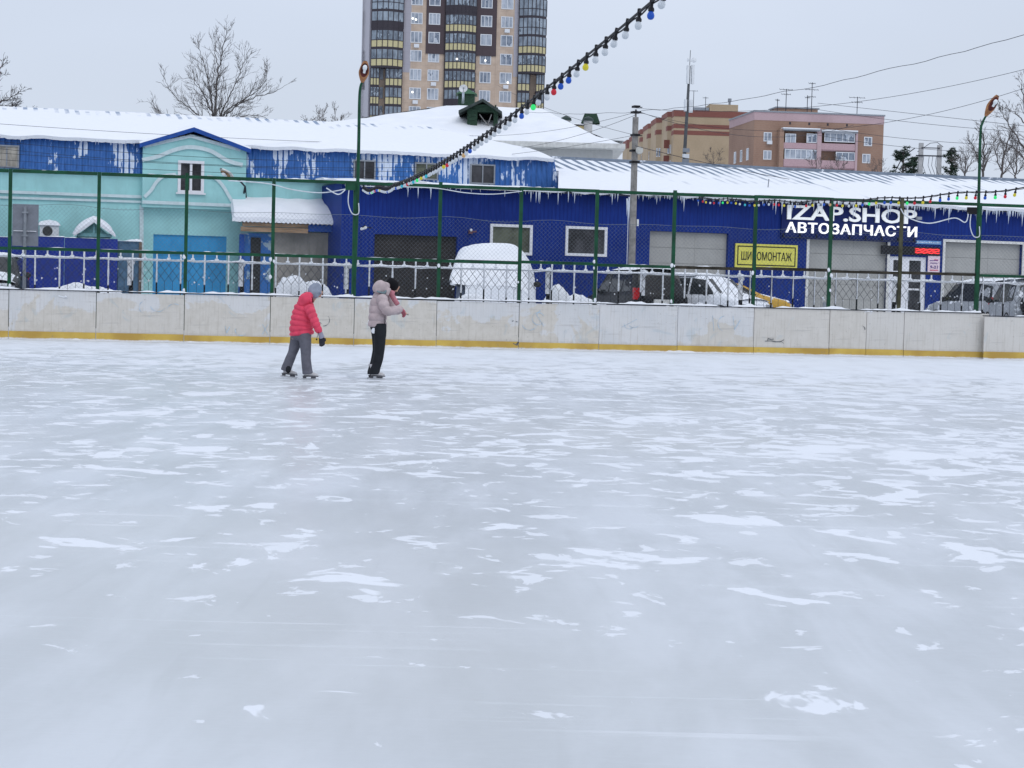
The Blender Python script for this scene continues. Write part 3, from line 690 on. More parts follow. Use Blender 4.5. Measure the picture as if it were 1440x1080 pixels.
# tiny gabled hut
hu = thing('gabled_hut', 'small mint wooden hut roof under snow showing above the blue sheet fence', 'hut', FM.w(0, -1.6, 0), FM.a)
pL, pR, pT = FM.hit(103, 333, -1.6), FM.hit(162, 334, -1.6), FM.hit(132, 313, -1.6)
m = MB(); m.box(pL[0]+.15, pR[0]-.15, 0, .9, G-.05, pL[1]); m.prism([(pL[0]+.1, pL[1]), (pR[0]-.1, pR[1]), (pT[0], pT[1])], 0, .9); m.build('wall', pm('dull_mint_wood', (.11, .27, .27), .7, var=.2), hu)
m = MB(); m.box(pT[0]-.03, pT[0]+.03, -.03, -.0, pL[1]+.12, pT[1]); m.box(pL[0]+.1, pR[0]-.1, -.03, 0, pL[1]+.02, pL[1]+.12); m.build('trim', pm('mint_trim', (.2, .42, .44), .7), hu)
m = MB()
for sgn, p in ((1, pL), (-1, pR)):
    e = p[0]; m.grid(lambda u, v, e=e, p=p, sgn=sgn: (e+(pT[0]-e)*u, -.18+1.2*v, p[1]+(pT[1]-p[1])*u+.05+(.14+.08*math.sin(u*3))*min(1, u*3+.35)*min(1, v*8+.3)), 10, 8)
    m.grid(lambda u, v, e=e, p=p, sgn=sgn: (e+(pT[0]-e)*u, -.18, p[1]+(pT[1]-p[1])*u+v*(.05+(.14+.08*math.sin(u*3))*min(1, u*3+.35)*.3)), 10, 1)
m.build('roof_snow', SNOW, hu, smooth=True)
# air conditioner
ac = thing('air_conditioner', 'outdoor air conditioner unit topped with snow on the mint wall', 'air conditioner', FM.w(0, -.45, 0), FM.a)
a = FM.rect(56, 317, 83, 333, -.45); m = MB(); m.box(a[0], a[1], 0, .32, a[2], a[3]); m.build('case', WHITE, ac)
cx, cz = a[0]+(a[1]-a[0])*.4, (a[2]+a[3])/2; m = MB(); m.lathe([(.15, 0), (.15, .012), (.03, .012)], (cx, 0, cz), (0, -1, 0)); m.build('fan_grille', pm('fan_dark', (.05, .05, .05), .7), ac)
m = MB(); m.box(a[0]+.05, a[0]+.1, .02, .45, a[2]-.06, a[2]); m.box(a[1]-.1, a[1]-.05, .02, .45, a[2]-.06, a[2]); m.build('bracket', METAL, ac)
m = MB(); m.grid(lambda u, v: (a[0]-.05+(a[1]-a[0]+.1)*u, -.05+.42*v, a[3]+.002+.17*(math.sin(math.pi*u)**.4)*(math.sin(math.pi*v)**.4)*(1+.2*mn.noise(Vector((u*5, v*3, 0))))), 16, 8); m.build('snow_cover', SNOW, ac, smooth=True)
# seen-from-behind traffic sign
sg = thing('road_sign', 'back of a square grey road sign on a pole at the left edge', 'road sign', FB.w(FB.S(34, 1.9), 1.9, G-.05), FB.a)
a = FB.rect(17, 287, 54, 346, 1.9); s_ = FB.S(34, 1.9); zo = G-.05
m = MB(); m.tube([(0, 0, 0), (0, 0, FB.hit(34, 290, 1.9)[1]-zo)], .042, 10); m.build('pole', METAL, sg, smooth=True)
m = MB(); m.box(a[0]-s_, a[1]-s_, .05, .065, a[2]-zo, a[3]-zo); m.build('plate', pm('sign_back_grey', (.20, .215, .25), .55, var=.1), sg)
for zf in (.25, .8):
    m = MB(); z = a[2]-zo+(a[3]-a[2])*zf; m.box(-.08, .08, -.05, .05, z-.02, z+.02); m.build('clamp', METAL, sg)
snow_strip(-.28, .28, .0, .05, a[2]-zo+.45*(a[3]-a[2])-.1, .03, 3, 'snow_cover', sg, bare=.8)

# wall lamp on the mint house, arm bent towards the yard
wl = thing('wall_lamp', 'old street lamp on a bent arm above the porch roof', 'street lamp', FM.w(0, 0, 0), FM.a)
p0, p1, p2, p3 = FM.hit(341, 282), FM.hit(343, 262, -.6), FM.hit(336, 253, -1.0), FM.hit(328, 251, -1.2)
m = MB(); m.tube([(p0[0], -.05, p0[1]), (p1[0]+.05, -.5, p1[1]), (p2[0], -1.0, p2[1]), (p3[0], -1.2, p3[1])], .03, 6); m.tube([(p0[0]+.12, -.02, p0[1]), (p1[0]+.06, -.5, p1[1])], .02, 5); m.build('arm', DARKWIRE, wl)
def lamp_head(parent, c, d, up, L_=.5, W_=.26, mats=None):
    """cobra head: c = neck end, d = direction to the tip, up = back of the shell"""
    d = Vector(d).normalized(); up = Vector(up); up = (up-d*up.dot(d)).normalized(); sd_ = d.cross(up); c = Vector(c)
    def sh(u, v, k=1):
        a = 2*math.pi*v; wd = W_/2*(math.sin(math.pi*min(1, .10+.86*u**.75)))**.55*(.45+.55*min(1, u*2.2)); hh = .09*(math.sin(math.pi*min(.98, .12+.84*u)))**.5
        y = math.sin(a); return c+d*(L_*u)+sd_*(wd*math.cos(a))+up*(hh*(y if y > 0 else y*.35))
    m = MB(); m.grid(lambda u, v: sh(u, v), 12, 16); m.build('shell', mats[0], parent, smooth=True)
    q = c+d*(L_*.60)-up*.034; m = MB()
    n = 16; vs = [q+d*(L_*.32*math.sin(2*math.pi*k/n))+sd_*(W_*.37*math.cos(2*math.pi*k/n)) for k in range(n)]; m.add(vs+[v-up*.012 for v in vs], [tuple(range(n)), tuple(range(2*n-1, n-1, -1))]+[(i, (i+1) % n, (i+1) % n+n, i+n) for i in range(n)])
    m.build('reflector', mats[1], parent)
    m = MB(); q2 = q-up*.045+d*.03
    for kk, rr_ in ((0, .055),): 
        m.lathe([(.001, -.10), (.032, -.09), (.034, -.02), (.055, .02), (.058, .07), (.035, .11), (.001, .12)], q2, d, 10)
    m.build('bulb', mats[2], parent, smooth=True)
RUST = pm('rusty_lamp_shell', (.33, .13, .06), .7, var=.35, scale=9); DRUST = pm('dark_red_reflector', (.085, .018, .016), .6, var=.4, scale=9); BULBW = pm('white_glass_bulb', (.72, .76, .78), .3, var=.03)
n0 = (p3[0], -1.2, p3[1]); n1 = FM.hit(308, 236, -1.6)
lamp_head(wl, n0, (n1[0]-n0[0], -.42, n1[1]-n0[2]), (.3, .35, .9), .62, .3, (pm('white_lamp_shell', (.55, .55, .53), .6), pm('tan_reflector', (.28, .16, .08), .6, var=.3), BULBW))

# ================================================================ the blue workshop
hs = thing('blue_workshop', 'long single storey workshop clad in deep blue ribbed sheet with a snowy roof', 'building', FS.w(0, 0, 0), FS.a)
RIBW = NB('blue_ribbed_cladding'); v_ = RIBW.obj(); x_, y_, z_ = RIBW.sep(v_)
f_ = RIBW.math('FRACT', RIBW.math('DIVIDE', x_, .13)); g_ = RIBW.ramp(RIBW.math('ABSOLUTE', RIBW.math('SUBTRACT', f_, .5)), .30, .42)
nn_ = RIBW.noise(v_, .7, 3); ns_ = RIBW.noise(RIBW.obj((9, 1, 1.2)), 1.5, 3)
cc_ = RIBW.mix(RIBW.ramp(nn_, .3, .7), (.0045, .021, .150), (.0065, .030, .205)); cc_ = RIBW.mix(RIBW.math('MULTIPLY', g_, .35), cc_, (.004, .010, .11)); cc_ = RIBW.mix(RIBW.math('MULTIPLY', RIBW.ramp(ns_, .4, .8), .20), cc_, (.03, .07, .36))
RIBW.bump(g_, .4, .02); BLUEW = RIBW.done(cc_, .55, spec=.15)
sl, sR = FS.S(478), FS.S(1640); ZW = 4.62
H = {}
def hole(k, x0, y0, x1, y1, base=False):
    a = FS.rect(x0, y0, x1, y1 if not base else 440); H[k] = (a[0], a[1], G-.05 if base else a[2], FS.hit((x0+x1)/2, y0)[1]); return H[k]
hole('gb', 525.5, 331, 642, 0, True); hole('w1', 690, 317, 747, 357); hole('w2', 796, 320, 852, 359)
hole('g1', 912.5, 326.5, 1023, 0, True); hole('g2', 1136.5, 336, 1246.5, 0, True); hole('dr', 1250, 361, 1302, 0, True); hole('g3', 1327.5, 342, 1436, 0, True)
m = MB(); wall_holes(m, sl, sR, G-.3, ZW, list(H.values()), 0, .22)
m.quad((sl, 0, G-.3), (sl, 12, G-.3), (sl, 12, ZW), (sl, 0, ZW)); m.quad((sR, 0, G-.3), (sR, 12, G-.3), (sR, 12, ZW), (sR, 0, ZW))
m.build('wall', BLUEW, hs)
PANELG = pm('pale_sectional_door', (.36, .36, .345), .6, var=.06, scale=1.5, dirt=.12); BLACKD = pm('charcoal_roller_shutter', (.035, .032, .032), .7, var=.2, scale=2)
for k, mt in (('gb', BLACKD), ('g1', PANELG), ('g2', PANELG), ('g3', PANELG)):
    a, b, c, d = H[k]; m = MB(); n = 16 if k == 'gb' else 6
    for i in range(n):
        za = c+(d-c)*i/n; zb_ = c+(d-c)*(i+1)/n-.012; m.box(a, b, .15+.0, .20, za, zb_)
    m.box(a, b, .17, .19, c, d)
    if k != 'gb': m.box((a+b)/2+.25, (a+b)/2+.262, .142, .15, c, d)
    o = m.build('garage_door', mt, hs)
    if k in ('g2', 'g3'):
        fm = MB(); fw = .09 if k != 'g1' else .03
        fm.box(a-fw, a, -.03, .15, c, d+fw); fm.box(b, b+fw, -.03, .15, c, d+fw); fm.box(a, b, -.03, .15, d, d+fw)
        fm.build('door_frame', OFFWHITE, o)
    if k == 'g2':
        hh = FS.rect(1160, 425, 1166, 432); fm = MB(); fm.box(hh[0], hh[1], .13, .15, hh[2], hh[3]); fm.build('vent', METAL, o)
for k, g in (('w1', GGLASS), ('w2', DGLASS)):
    a, b, c, d = H[k]; window(hs, a-.03, b+.03, c-.03, d+.03, .0, .085, (), glass=g, proud=.05)
# small light and blind seen in the windows
# entrance: white double frame with two dark glazed leaves
a, b, c, d = H['dr']; W_ = b-a; m = MB()
m.box(a, b, .05, .11, d-.12, d); m.box(a, a+W_*.12, .05, .11, c, d-.12); m.box(b-W_*.13, b, .05, .11, c, d-.12); m.box(a+W_*.36, a+W_*.55, .05, .11, c, d-.12)
m.box(a+W_*.12, a+W_*.36, .05, .11, c, c+.85); m.box(a+W_*.55, b-W_*.13, .05, .11, c, c+.62)
for za in (1.35,): m.box(a+W_*.12, b-W_*.13, .055, .11, c+za, c+za+.06)
o = m.build('entrance_door', WFRAME, hs); m = MB(); m.quad((a+.05, .09, c), (b-.05, .09, c), (b-.05, .09, d-.02), (a+.05, .09, d-.02)); m.build('pane', DGLASS, o)
m = MB(); m.box(a+W_*.545, a+W_*.565, .02, .05, c+1.0, c+1.25); m.build('handle', METAL, o)
# eaves, roof of the right part, and snow ledge in front of the mansard
sj = FS.S(772, -.3, 268)
m = MB(); m.box(sl-.1, sR, -.30, .0, ZW-.03, ZW+.03); m.box(sl-.1, sR, -.33, -.30, ZW-.07, ZW+.05); m.build('gutter', pm('dark_gutter', (.03, .035, .06), .5), hs)
zr_, tr_ = 6.02, 6.2
m = MB()
def roof_left(t): return FS.S(785, min(t, 2.75), 262)-(max(0, t-2.75)>0)*min(.9, (t-2.75)*4)
def rf2(u, v):
    t = -.42+(tr_+.42)*v; a_ = roof_left(t)
    s = a_+(sR+1-a_)*u; s2 = s
    z = ZW+.06+(zr_-ZW-.06)*v+.14*min(1, v*7)*min(1, (1-v)*9+.15)+.03*mn.noise(Vector((s*.7, t, 0)))+(.05*mn.noise(Vector((s*1.7, 9, 0))) if v < .08 else 0)
    return (s2, t, z)
m.grid(rf2, 260, 18); m.grid(lambda u, v: (rf2(u, 0)[0], -.42+.06*(1-v), rf2(u, 0)[2]-.09*(1-v)*(1+.5*mn.noise(Vector((u*90, 0, 0))))), 260, 1)
m.grid(lambda u, v: (sj+(sR+1-sj)*u, tr_+5*v, zr_+.06-1.2*v), 4, 1)
m.grid(lambda u, v: (rf2(0, u)[0], rf2(0, u)[1], rf2(0, u)[2]*v+(ZW-.1)*(1-v)), 12, 1)
m.build('roof', ROOF_B, hs, smooth=True)
m = MB(); m.box(roof_left(tr_), sR, tr_-.22, tr_+.2, zr_+.02, zr_+.13); m.build('ridge_cap', pm('grey_ridge_cap', (.20, .24, .30), .5, snow=.1, sscale=1), hs)
m = MB()
def ledge(u, v):
    s = sl-.25+(sj+.6-sl)*u; t = -.42+3.3*v
    z = ZW+.05+.07*min(1, v*6)+.04*v+.03*mn.noise(Vector((s*1.4, v*2, 3)))+(.05+.22*max(0, mn.noise(Vector((s*.9, 1, 8)))) if v > .5 else 0)
    return (s, t, z)
m.grid(ledge, 160, 10); m.grid(lambda u, v: (ledge(u, 0)[0], -.42+.05*(1-v), ledge(u, 0)[2]-.10*(1-v)), 160, 1)
m.grid(lambda u, v: (sl-.25, ledge(0, u)[1], ledge(0, u)[2]-.12*(1-v)), 10, 1)
m.build('ledge_snow', SNOW, hs, smooth=True)
rr = random.Random(21); m = MB()
for k in range(620):
    s = rr.uniform(sl, sR); dn = .5+.5*mn.noise(Vector((s*.6, 0, 0)))+.3*(s > FS.S(830))+.4*(s > FS.S(1170))
    if rr.random() > dn+.05: continue
    l = rr.uniform(.04, .16)+(rr.random() < .16)*rr.uniform(.1, .38)+(s > FS.S(1350))*rr.uniform(0, .12); icicle(m, s, -.34, ZW-.0, l, .010+l*.035)
o = m.build('icicles', ICEM, hs); o['kind'] = 'stuff'
# vent cowl and pipe on the roof
tv = 2.4; s_, z_2 = FS.hit(962.5, 270, tv)
rc = frame_thing(FS, 'roof_vent', 'small square vent cowl poking through the snow on the workshop roof', 'roof vent', s_, tv, z_2-.1)
m = MB(); m.box(-.11, .11, -.1, .1, 0, .26); m.build('shaft', CONC, rc); m = MB(); m.box(-.15, .15, -.14, .14, .33, .36); 
for dx in (-.1, .1): m.box(dx-.01, dx+.01, -.01, .01, .26, .33)
m.build('cap', METAL, rc)
s_, z_2 = FS.hit(1078, 280, 1.0); m = MB(); m.tube([(0, 0, 0), (.06, 0, 1.15*.62)], .018, 5); o = m.build('antenna_rod', METAL, None, loc=FS.w(s_, 1.0, z_2-.05), rot=(0, 0, FS.a)); tag(o, 'thin bare rod standing on the workshop roof', 'rod')

# wall-mounted signs
def sign_root(name, label, x0, y0, x1, y1, cat='sign'):
    a = FS.rect(x0, y0, x1, y1, -.06); return frame_thing(FS, name, label, cat, a[0], -.06, a[2]), a[1]-a[0], a[3]-a[2]
YEL = pm('yellow_sign_face', (.66, .62, .12), .5, var=.05, scale=2, dirt=.1); BLK = pm('black_lettering', (.012, .012, .012), .5)
o, w_, h_ = sign_root('tyre_fitting_sign', 'yellow sign with a black border and black letters on the blue wall', 1034, 343.5, 1121.5, 377)
m = MB(); m.box(0, w_, 0, .05, 0, h_); m.build('board', YEL, o)
m = MB(); i = .07; bw = .035
m.box(i, w_-i, -.006, -.001, i, i+bw); m.box(i, w_-i, -.006, -.001, h_-i-bw, h_-i); m.box(i, i+bw, -.006, -.001, i+bw, h_-i-bw); m.box(w_-i-bw, w_-i, -.006, -.001, i+bw, h_-i-bw); m.build('border', BLK, o)
fit_text('ШИНОМОНТАЖ', .21, w_-.21, .24, h_-.25, -.006, .008, .008).build('lettering', BLK, o)
# shop lettering
LIT = emit_mat('lit_white_letters', (1, 1, 1), .62, (.9, .9, .9)); FAINTGLOW = emit_mat('dim_white_letters', (.9, .95, 1.0), .28, (.74, .76, .75))  # upper row gets faint added emission so its grey letters come out whiter
s0, z0_ = FS.hit(1101, 333, -.1); s1, z1_ = FS.hit(1291, 292, -.1)
sh = frame_thing(FS, 'shop_lettering', 'large white channel letters in two rows on a dark blue backing panel', 'sign', s0, -.1, 0)
zb0 = FS.hit(1104, 328.0, -.1)[1]; zb1 = FS.hit(1289, 333.5, -.1)[1]; zt0 = FS.hit(1104, 312, -.1)[1]; zt1 = FS.hit(1289, 317, -.1)[1]
m = MB(); m.box(-.05, s1-s0, .03, .09, zb0-.16, FS.hit(1195, 295, -.1)[1]+.12); m.build('backing_panel', pm('dark_navy_panel', (.005, .015, .10), .6), sh)
m = MB(); m.box(-.02, s1-s0-.03, -.06, -.04, zb0-.135, zb0-.115)
for k in range(9): x = (s1-s0)*k/8.2; m.box(x, x+.012, -.06, .03, zb0-.135, zb0+.0)
m.build('support_rail', DARKWIRE, sh)
A0, A1 = FS.S(1104.5, -.1, 320)-s0, FS.S(1289, -.1, 325)-s0
zb = FS.hit(1195, 330.3, -.1)[1]; zt = FS.hit(1195, 315.2, -.1)[1]
for ch_mb, nm in ((fit_text('АВТОЗАПЧАСТИ', A0, A1, zb, zt, -.02, .05, .016, 1.06), 'lettering'),): ch_mb.build(nm, LIT, sh)
B0, B1 = FS.S(1106.5, -.1, 300)-s0, FS.S(1288.5, -.1, 305)-s0
zb = FS.hit(1195, 312.0, -.1)[1]; zt = FS.hit(1195, 291.5, -.1)[1]
fit_text('IZAP.SHOP', B0, B1, zb, zt, -.03, .05, .020).build('lettering', FAINTGLOW, sh)
# LED ticker, opening hours, blue name strip
RED = emit_mat('red_led', (1.0, .03, .03), 2.2, (.3, .02, .02)); REDD = emit_mat('red_led_dim', (1, .02, .02), .06, (.2, .01, .01))
o, w_, h_ = sign_root('led_ticker', 'narrow red LED display glowing above the white entrance door', 1240, 346.5, 1322, 358.5)
k0 = w_*46/82
m = MB(); m.box(0, w_, 0, .07, 0, h_); m.build('case', pm('black_case', (.012, .012, .015), .5), o)
m = MB(); m.box(k0, w_-.02, -.004, -.001, h_*.2, h_*.85); m.build('screen', REDD, o)
m = MB()
for zz in (.30, .52, .72): m.tube([(k0+.03+(w_-k0-.06)*i/12, -.012, h_*(zz+.05*math.sin(i*1.9+zz*9))) for i in range(13)], .011, 5)
m.build('led_rows', RED, o)
PINK = pm('pale_pink_sign', (.72, .58, .64), .5, var=.04); PURP = pm('violet_print', (.10, .06, .22), .5); REDP = pm('red_print', (.55, .06, .10), .5)
o, w_, h_ = sign_root('opening_hours_sign', 'pale pink opening hours sign beside the entrance door', 1305.5, 360, 1322, 384)
m = MB(); m.box(0, w_, .02, .05, 0, h_); m.build('board', PINK, o)
fit_text('9-21', w_*.18, w_*.82, h_*.26, h_*.44, .014, .006, .02).build('hours', PURP, o)
m = MB()
for zz, x0, x1 in ((.72, .45, .85), (.70, .15, .4), (.56, .15, .8)): m.box(w_*x0, w_*x1, .014, .019, h_*zz, h_*(zz+.045))
m.build('print', PURP, o)
m = MB(); m.box(w_*.15, w_*.85, .014, .019, h_*.14, h_*.19); m.box(w_*.48, w_*.85, .0135, .0138, h_*.765, h_*.80); m.build('print', REDP, o)
o, w_, h_ = sign_root('name_strip_sign', 'thin pale blue strip sign with small print above the LED display', 1288, 338.5, 1324, 343.5)
m = MB(); m.box(0, w_, .02, .05, 0, h_); m.build('board', pm('pale_blue_strip', (.13, .28, .55), .5, var=.1), o)
m = MB(); rr = random.Random(2); x = .05
while x < w_-.08:
    l = rr.uniform(.02, .06); m.box(x, x+l, .014, .019, h_*.3, h_*rr.uniform(.6, .78)); x += l+.02
m.build('print', pm('pale_print', (.5, .6, .7), .5), o)
# cctv camera and small wall fittings
s_, z_2 = FS.hit(508, 321, -.3); cc = frame_thing(FS, 'cctv_camera', 'small white security camera on the blue wall beside the lamp post', 'camera', s_, -.3, z_2)
m = MB(); m.tube([(-.02, -.1, -.02), (.16, .05, .03)], .045, 8); m.build('body', WHITE, cc); m = MB(); m.tube([(.1, .0, 0), (.14, .3, .05), (.4, .29, .03)], .015, 5); m.tube([(.0, -.1, .02), (.1, -.05, .09)], .02, 5); m.build('bracket', BLACKIRON, cc)
s_, z_2 = FS.hit(665, 326, -.05); o = frame_thing(FS, 'wall_fitting', 'small rusty junction box on the blue wall above the van', 'wall fitting', s_, -.05, z_2)
m = MB(); m.box(-.13, -.03, -.06, .05, -.06, .05); m.tube([(-.03, -.02, 0), (.1, -.06, .01)], .03, 6); m.build('box', pm('rusty_box', (.14, .07, .08), .7), o)
m = MB(); m.ball((-.08, -.07, .05), .045); m.build('snow_cover', SNOW, o)
s_, z_2 = FS.hit(1292, 307, -.25); o = frame_thing(FS, 'wall_lamp', 'small dark floodlight under the eaves right of the shop letters', 'floodlight', s_, -.25, z_2)
m = MB(); m.box(-.09, .09, -.06, .04, -.05, .05); m.build('case', METAL, o); m = MB(); m.tube([(0, .02, .02), (0, .25, .12)], .015, 5); m.build('bracket', METAL, o)
# ================================================================ house with the wide snowy roof (green dormer)
WLW = pm('whitewashed_wall', (.47, .47, .46), .85, var=.05, dirt=.12)
DGREEN = pm('dark_green_timber', (.028, .060, .038), .7, var=.3, stretch=(1, 1, 6)); DGR2 = pm('green_grey_roofing', (.045, .058, .055), .7, var=.25)
hw = thing('white_house', 'wide white house under a thick snow covered hip roof with a green dormer', 'building', FW.w(0, 0, 0), FW.a)
eL, eR = FW.hit(395, 186)[0], FW.hit(878, 199)[0]; zE_ = FW.hit(800, 199)[1]; zEl = zE_-.0
TD = 7.0; rL, rR = FW.hit(628, 150, TD)[0], FW.hit(762, 158, TD)[0]; zR_ = FW.hit(690, 153, TD)[1]
m = MB(); m.box(eL+.5, eR-.5, .5, 14, G-.1, zE_-.28); m.build('wall', WLW, hw)
m = MB(); m.box(eL, eR, 0, 14.2, zE_-.30, zE_-.22); m.box(eL-.03, eR+.03, -.05, .0, zE_-.27, zE_-.04); m.box(eR, eR+.05, .0, 14, zE_-.27, zE_-.04); m.build('soffit', OFFWHITE, hw)
m = MB()
def hip(u, v, back=False):
    a = eL+(rL-eL)*v; b = eR+(rR-eR)*v**.8; s = a+(b-a)*u; t = TD*v if not back else 14.2-(14.2-TD)*v
    z = zE_+(zR_-zE_)*v**(.92+.35*u*u)+.18*mn.noise(Vector((s*.25, t*.3, 0)))*min(1, v*3)+.05*mn.noise(Vector((s, t, 3)))+.2*min(1, v*10)-.1
    return (s, t-.05, z)
m.grid(hip, 90, 16); m.grid(lambda u, v: hip(u, v, True), 30, 8)
m.grid(lambda u, v: (eR+(rR-eR)*v**.8, (TD*v)+(14.2-(14.2-TD)*v-TD*v)*u, zE_+(zR_-zE_)*v**1.27+.1+.08*mn.noise(Vector((u*6, v*5, 2)))), 12, 12)
m.grid(lambda u, v: (eL+(rL-eL)*v, (TD*v)+(14.2-(14.2-TD)*v-TD*v)*u, zE_+(zR_-zE_)*v**.92+.1), 8, 8)
m.grid(lambda u, v: (hip(u, 0)[0], -.05+.03*(1-v), hip(u, 0)[2]-.12*(1-v)), 60, 1)
m.build('roof', SNOW, hw, smooth=True)
# dormer
td = 2.6; a = FW.rect(657, 152, 700, 178, td); ap = FW.hit(680.5, 143.5, td)[1]; el_, er_ = FW.hit(645, 161, td)[0], FW.hit(706, 158, td)[0]; ez = FW.hit(646, 160, td)[1]
m = MB(); o0 = FW.rect(671, 157.5, 694, 178, td)
wall_holes(m, a[0], a[1], a[2]-.3, a[3]+.05, [(o0[0], o0[1], o0[2]-.2, o0[3])], td, 1.2)
m.prism([(a[0], a[3]+.05), (a[1], a[3]+.05), ((a[0]+a[1])/2, ap-.1)], td, td+.1); m.box(a[0], a[0]+.08, td+.01, td+4, a[2], a[3]+.05); m.box(a[1]-.08, a[1], td+.01, td+4, a[2], a[3]+.05)
for k in range(5): z = o0[2]+.05+k*.22; m.box(a[0]+.05, o0[0]-.05, td-.04, td, z, z+.1); m.box(o0[1]+.05, a[1]-.08, td-.04, td, z, z+.1)
dm = m.build('dormer', DGREEN, hw)
m = MB(); am = (a[0]+a[1])/2
for x, sg_ in ((el_, 1), (er_, -1)): m.add([(x, td-.35, ez), (am, td-.35, ap), (am, td+5, ap), (x, td+2.2, ez), (x, td-.35, ez+.13), (am, td-.35, ap+.13), (am, td+5, ap+.13), (x, td+2.2, ez+.13)], [(0,1,2,3), (4,7,6,5), (0,4,5,1), (1,5,6,2), (2,6,7,3), (3,7,4,0)])
m.build('dormer_roof', DGR2, dm)
m = MB(); m.quad((o0[0]-.01, td+1.1, o0[2]-.3), (o0[1]+.01, td+1.1, o0[2]-.3), (o0[1]+.01, td+1.1, o0[3]), (o0[0]-.01, td+1.1, o0[3])); m.build('dark_opening', pm('attic_dark', (.008, .008, .009), .9), dm)
for q0, q1 in (((o0[0]+.1, td+.1, o0[3]-.1), (o0[1]-.2, td+.1, o0[2])), ((o0[1]-.1, td+.05, o0[3]-.1), (o0[1]-.3, td+.1, o0[2]))): m = MB(); m.tube([q0, q1], .03, 4); m.build('loose_plank', CONC, dm)
m = MB(); m.grid(lambda u, v: (el_+(am-el_)*u, td-.2+2.4*v, ez+(ap-ez)*u+.135+.05*math.sin(3*v)), 8, 6); m.grid(lambda u, v: (er_+(am-er_)*u, td+.1+2.4*v, ez+(ap-ez)*u+.135+.05*math.sin(3*v)), 8, 6); m.build('dormer_snow', SNOW, dm, smooth=True)
# green turret and chimneys
tt = TD+.2; a = FW.rect(644, 132, 667, 158, tt); m = MB(); m.box(a[0], a[1], tt, tt+1.3, a[2]-.6, a[3]); ch = m.build('chimney', DGREEN, hw)
m = MB(); c_ = (a[0]+a[1])/2; az_ = FW.hit(656, 122, tt)[1]
m.add([(a[0]-.12, tt-.12, a[3]), (a[1]+.12, tt-.12, a[3]), (a[1]+.12, tt+1.4, a[3]), (a[0]-.12, tt+1.4, a[3]), (c_, tt+.6, az_)], [(0,1,4), (1,2,4), (2,3,4), (3,0,4), (3,2,1,0)]); m.build('chimney_cap', pm('green_cap', (.03, .11, .05), .6), ch)
s_, z_2 = FW.hit(651.5, 124.5, tt-.4)
sdsh = frame_thing(FW, 'satellite_dish', 'round white satellite dish in front of the green chimney turret', 'satellite dish', s_, tt-.4, z_2)
m = MB(); m.lathe([(0.001, .06), (.12, .05), (.2, .012), (.21, 0), (.2, -.015), (.1, .035), (.001, .045)], (0, 0, 0), (.15, .95, -.25), 20); m.build('dish', pm('dish_white', (.62, .63, .64), .5), sdsh, smooth=True)
m = MB(); m.tube([(0, -.0, -.18), (.02, -.25, -.02)], .015, 5); m.ball((.02, -.27, 0), .045); m.tube([(0, .08, 0), (0, .3, -.4)], .025, 5); m.build('feed_arm', METAL, sdsh)
m = MB(); 
for dx in (-.03, .03): m.tube([(dx, .05, -.2), (dx*1.4, .03, -.75)], [.03, .005], 5)
m.build('icicles', ICEM, sdsh)
# snow covered low roof slab at the left, seen under the tower
m = MB(); a = FW.rect(513, 164.5, 590, 174, 9); 
# the block of chimneys further back on the right
tb = 22.0; cbk = FW.rect(793, 163, 830, 185, tb)
cr = thing('chimney_block', 'yellow attic block with two round white corner turrets behind the snowy roof', 'building', FW.w(cbk[0], tb, G), 0); L0 = cbk[1]-cbk[0]; z0_ = cbk[2]-G; z1_ = cbk[3]-G
m = MB(); m.box(.3, L0-.3, .1, 3, 0, z1_-.55); m.build('wall', pm('yellow_render', (.42, .34, .16), .85), cr)
for x in (.12, L0-.12):
    m = MB(); m.lathe([(.26, 0), (.26, z1_-.25)], (x, .2, 0), n=12); m.build('turret', WLW, cr, smooth=True)
    m = MB(); m.lathe([(.33, z1_-.26), (.30, z1_-.12), (.12, z1_-.02), (.001, z1_+.03)], (x, .2, 0), n=12); m.build('turret_cap', pm('dark_green_cap', (.03, .05, .045), .6), cr, smooth=True)
m = MB(); m.grid(lambda u, v: (.2+(L0-.4)*u, .0+3*v, z1_-.55+.25*math.sin(math.pi*u)**.5*(.3+.7*math.sin(math.pi*v)**.5)), 12, 6); m.build('roof_snow', SNOW, cr, smooth=True)
m = MB(); m.add([(1.0, 1, z1_-.3), (2.1, 1, z1_-.3), (2.1, 2, z1_-.3), (1.0, 2, z1_-.3), (1.2, 1, z1_+.25), (1.9, 1, z1_+.25), (1.9, 2, z1_+.25), (1.2, 2, z1_+.25)], [(0,1,5,4), (1,2,6,5), (2,3,7,6), (3,0,4,7), (4,5,6,7)]); m.build('skylight', DGREEN, cr)

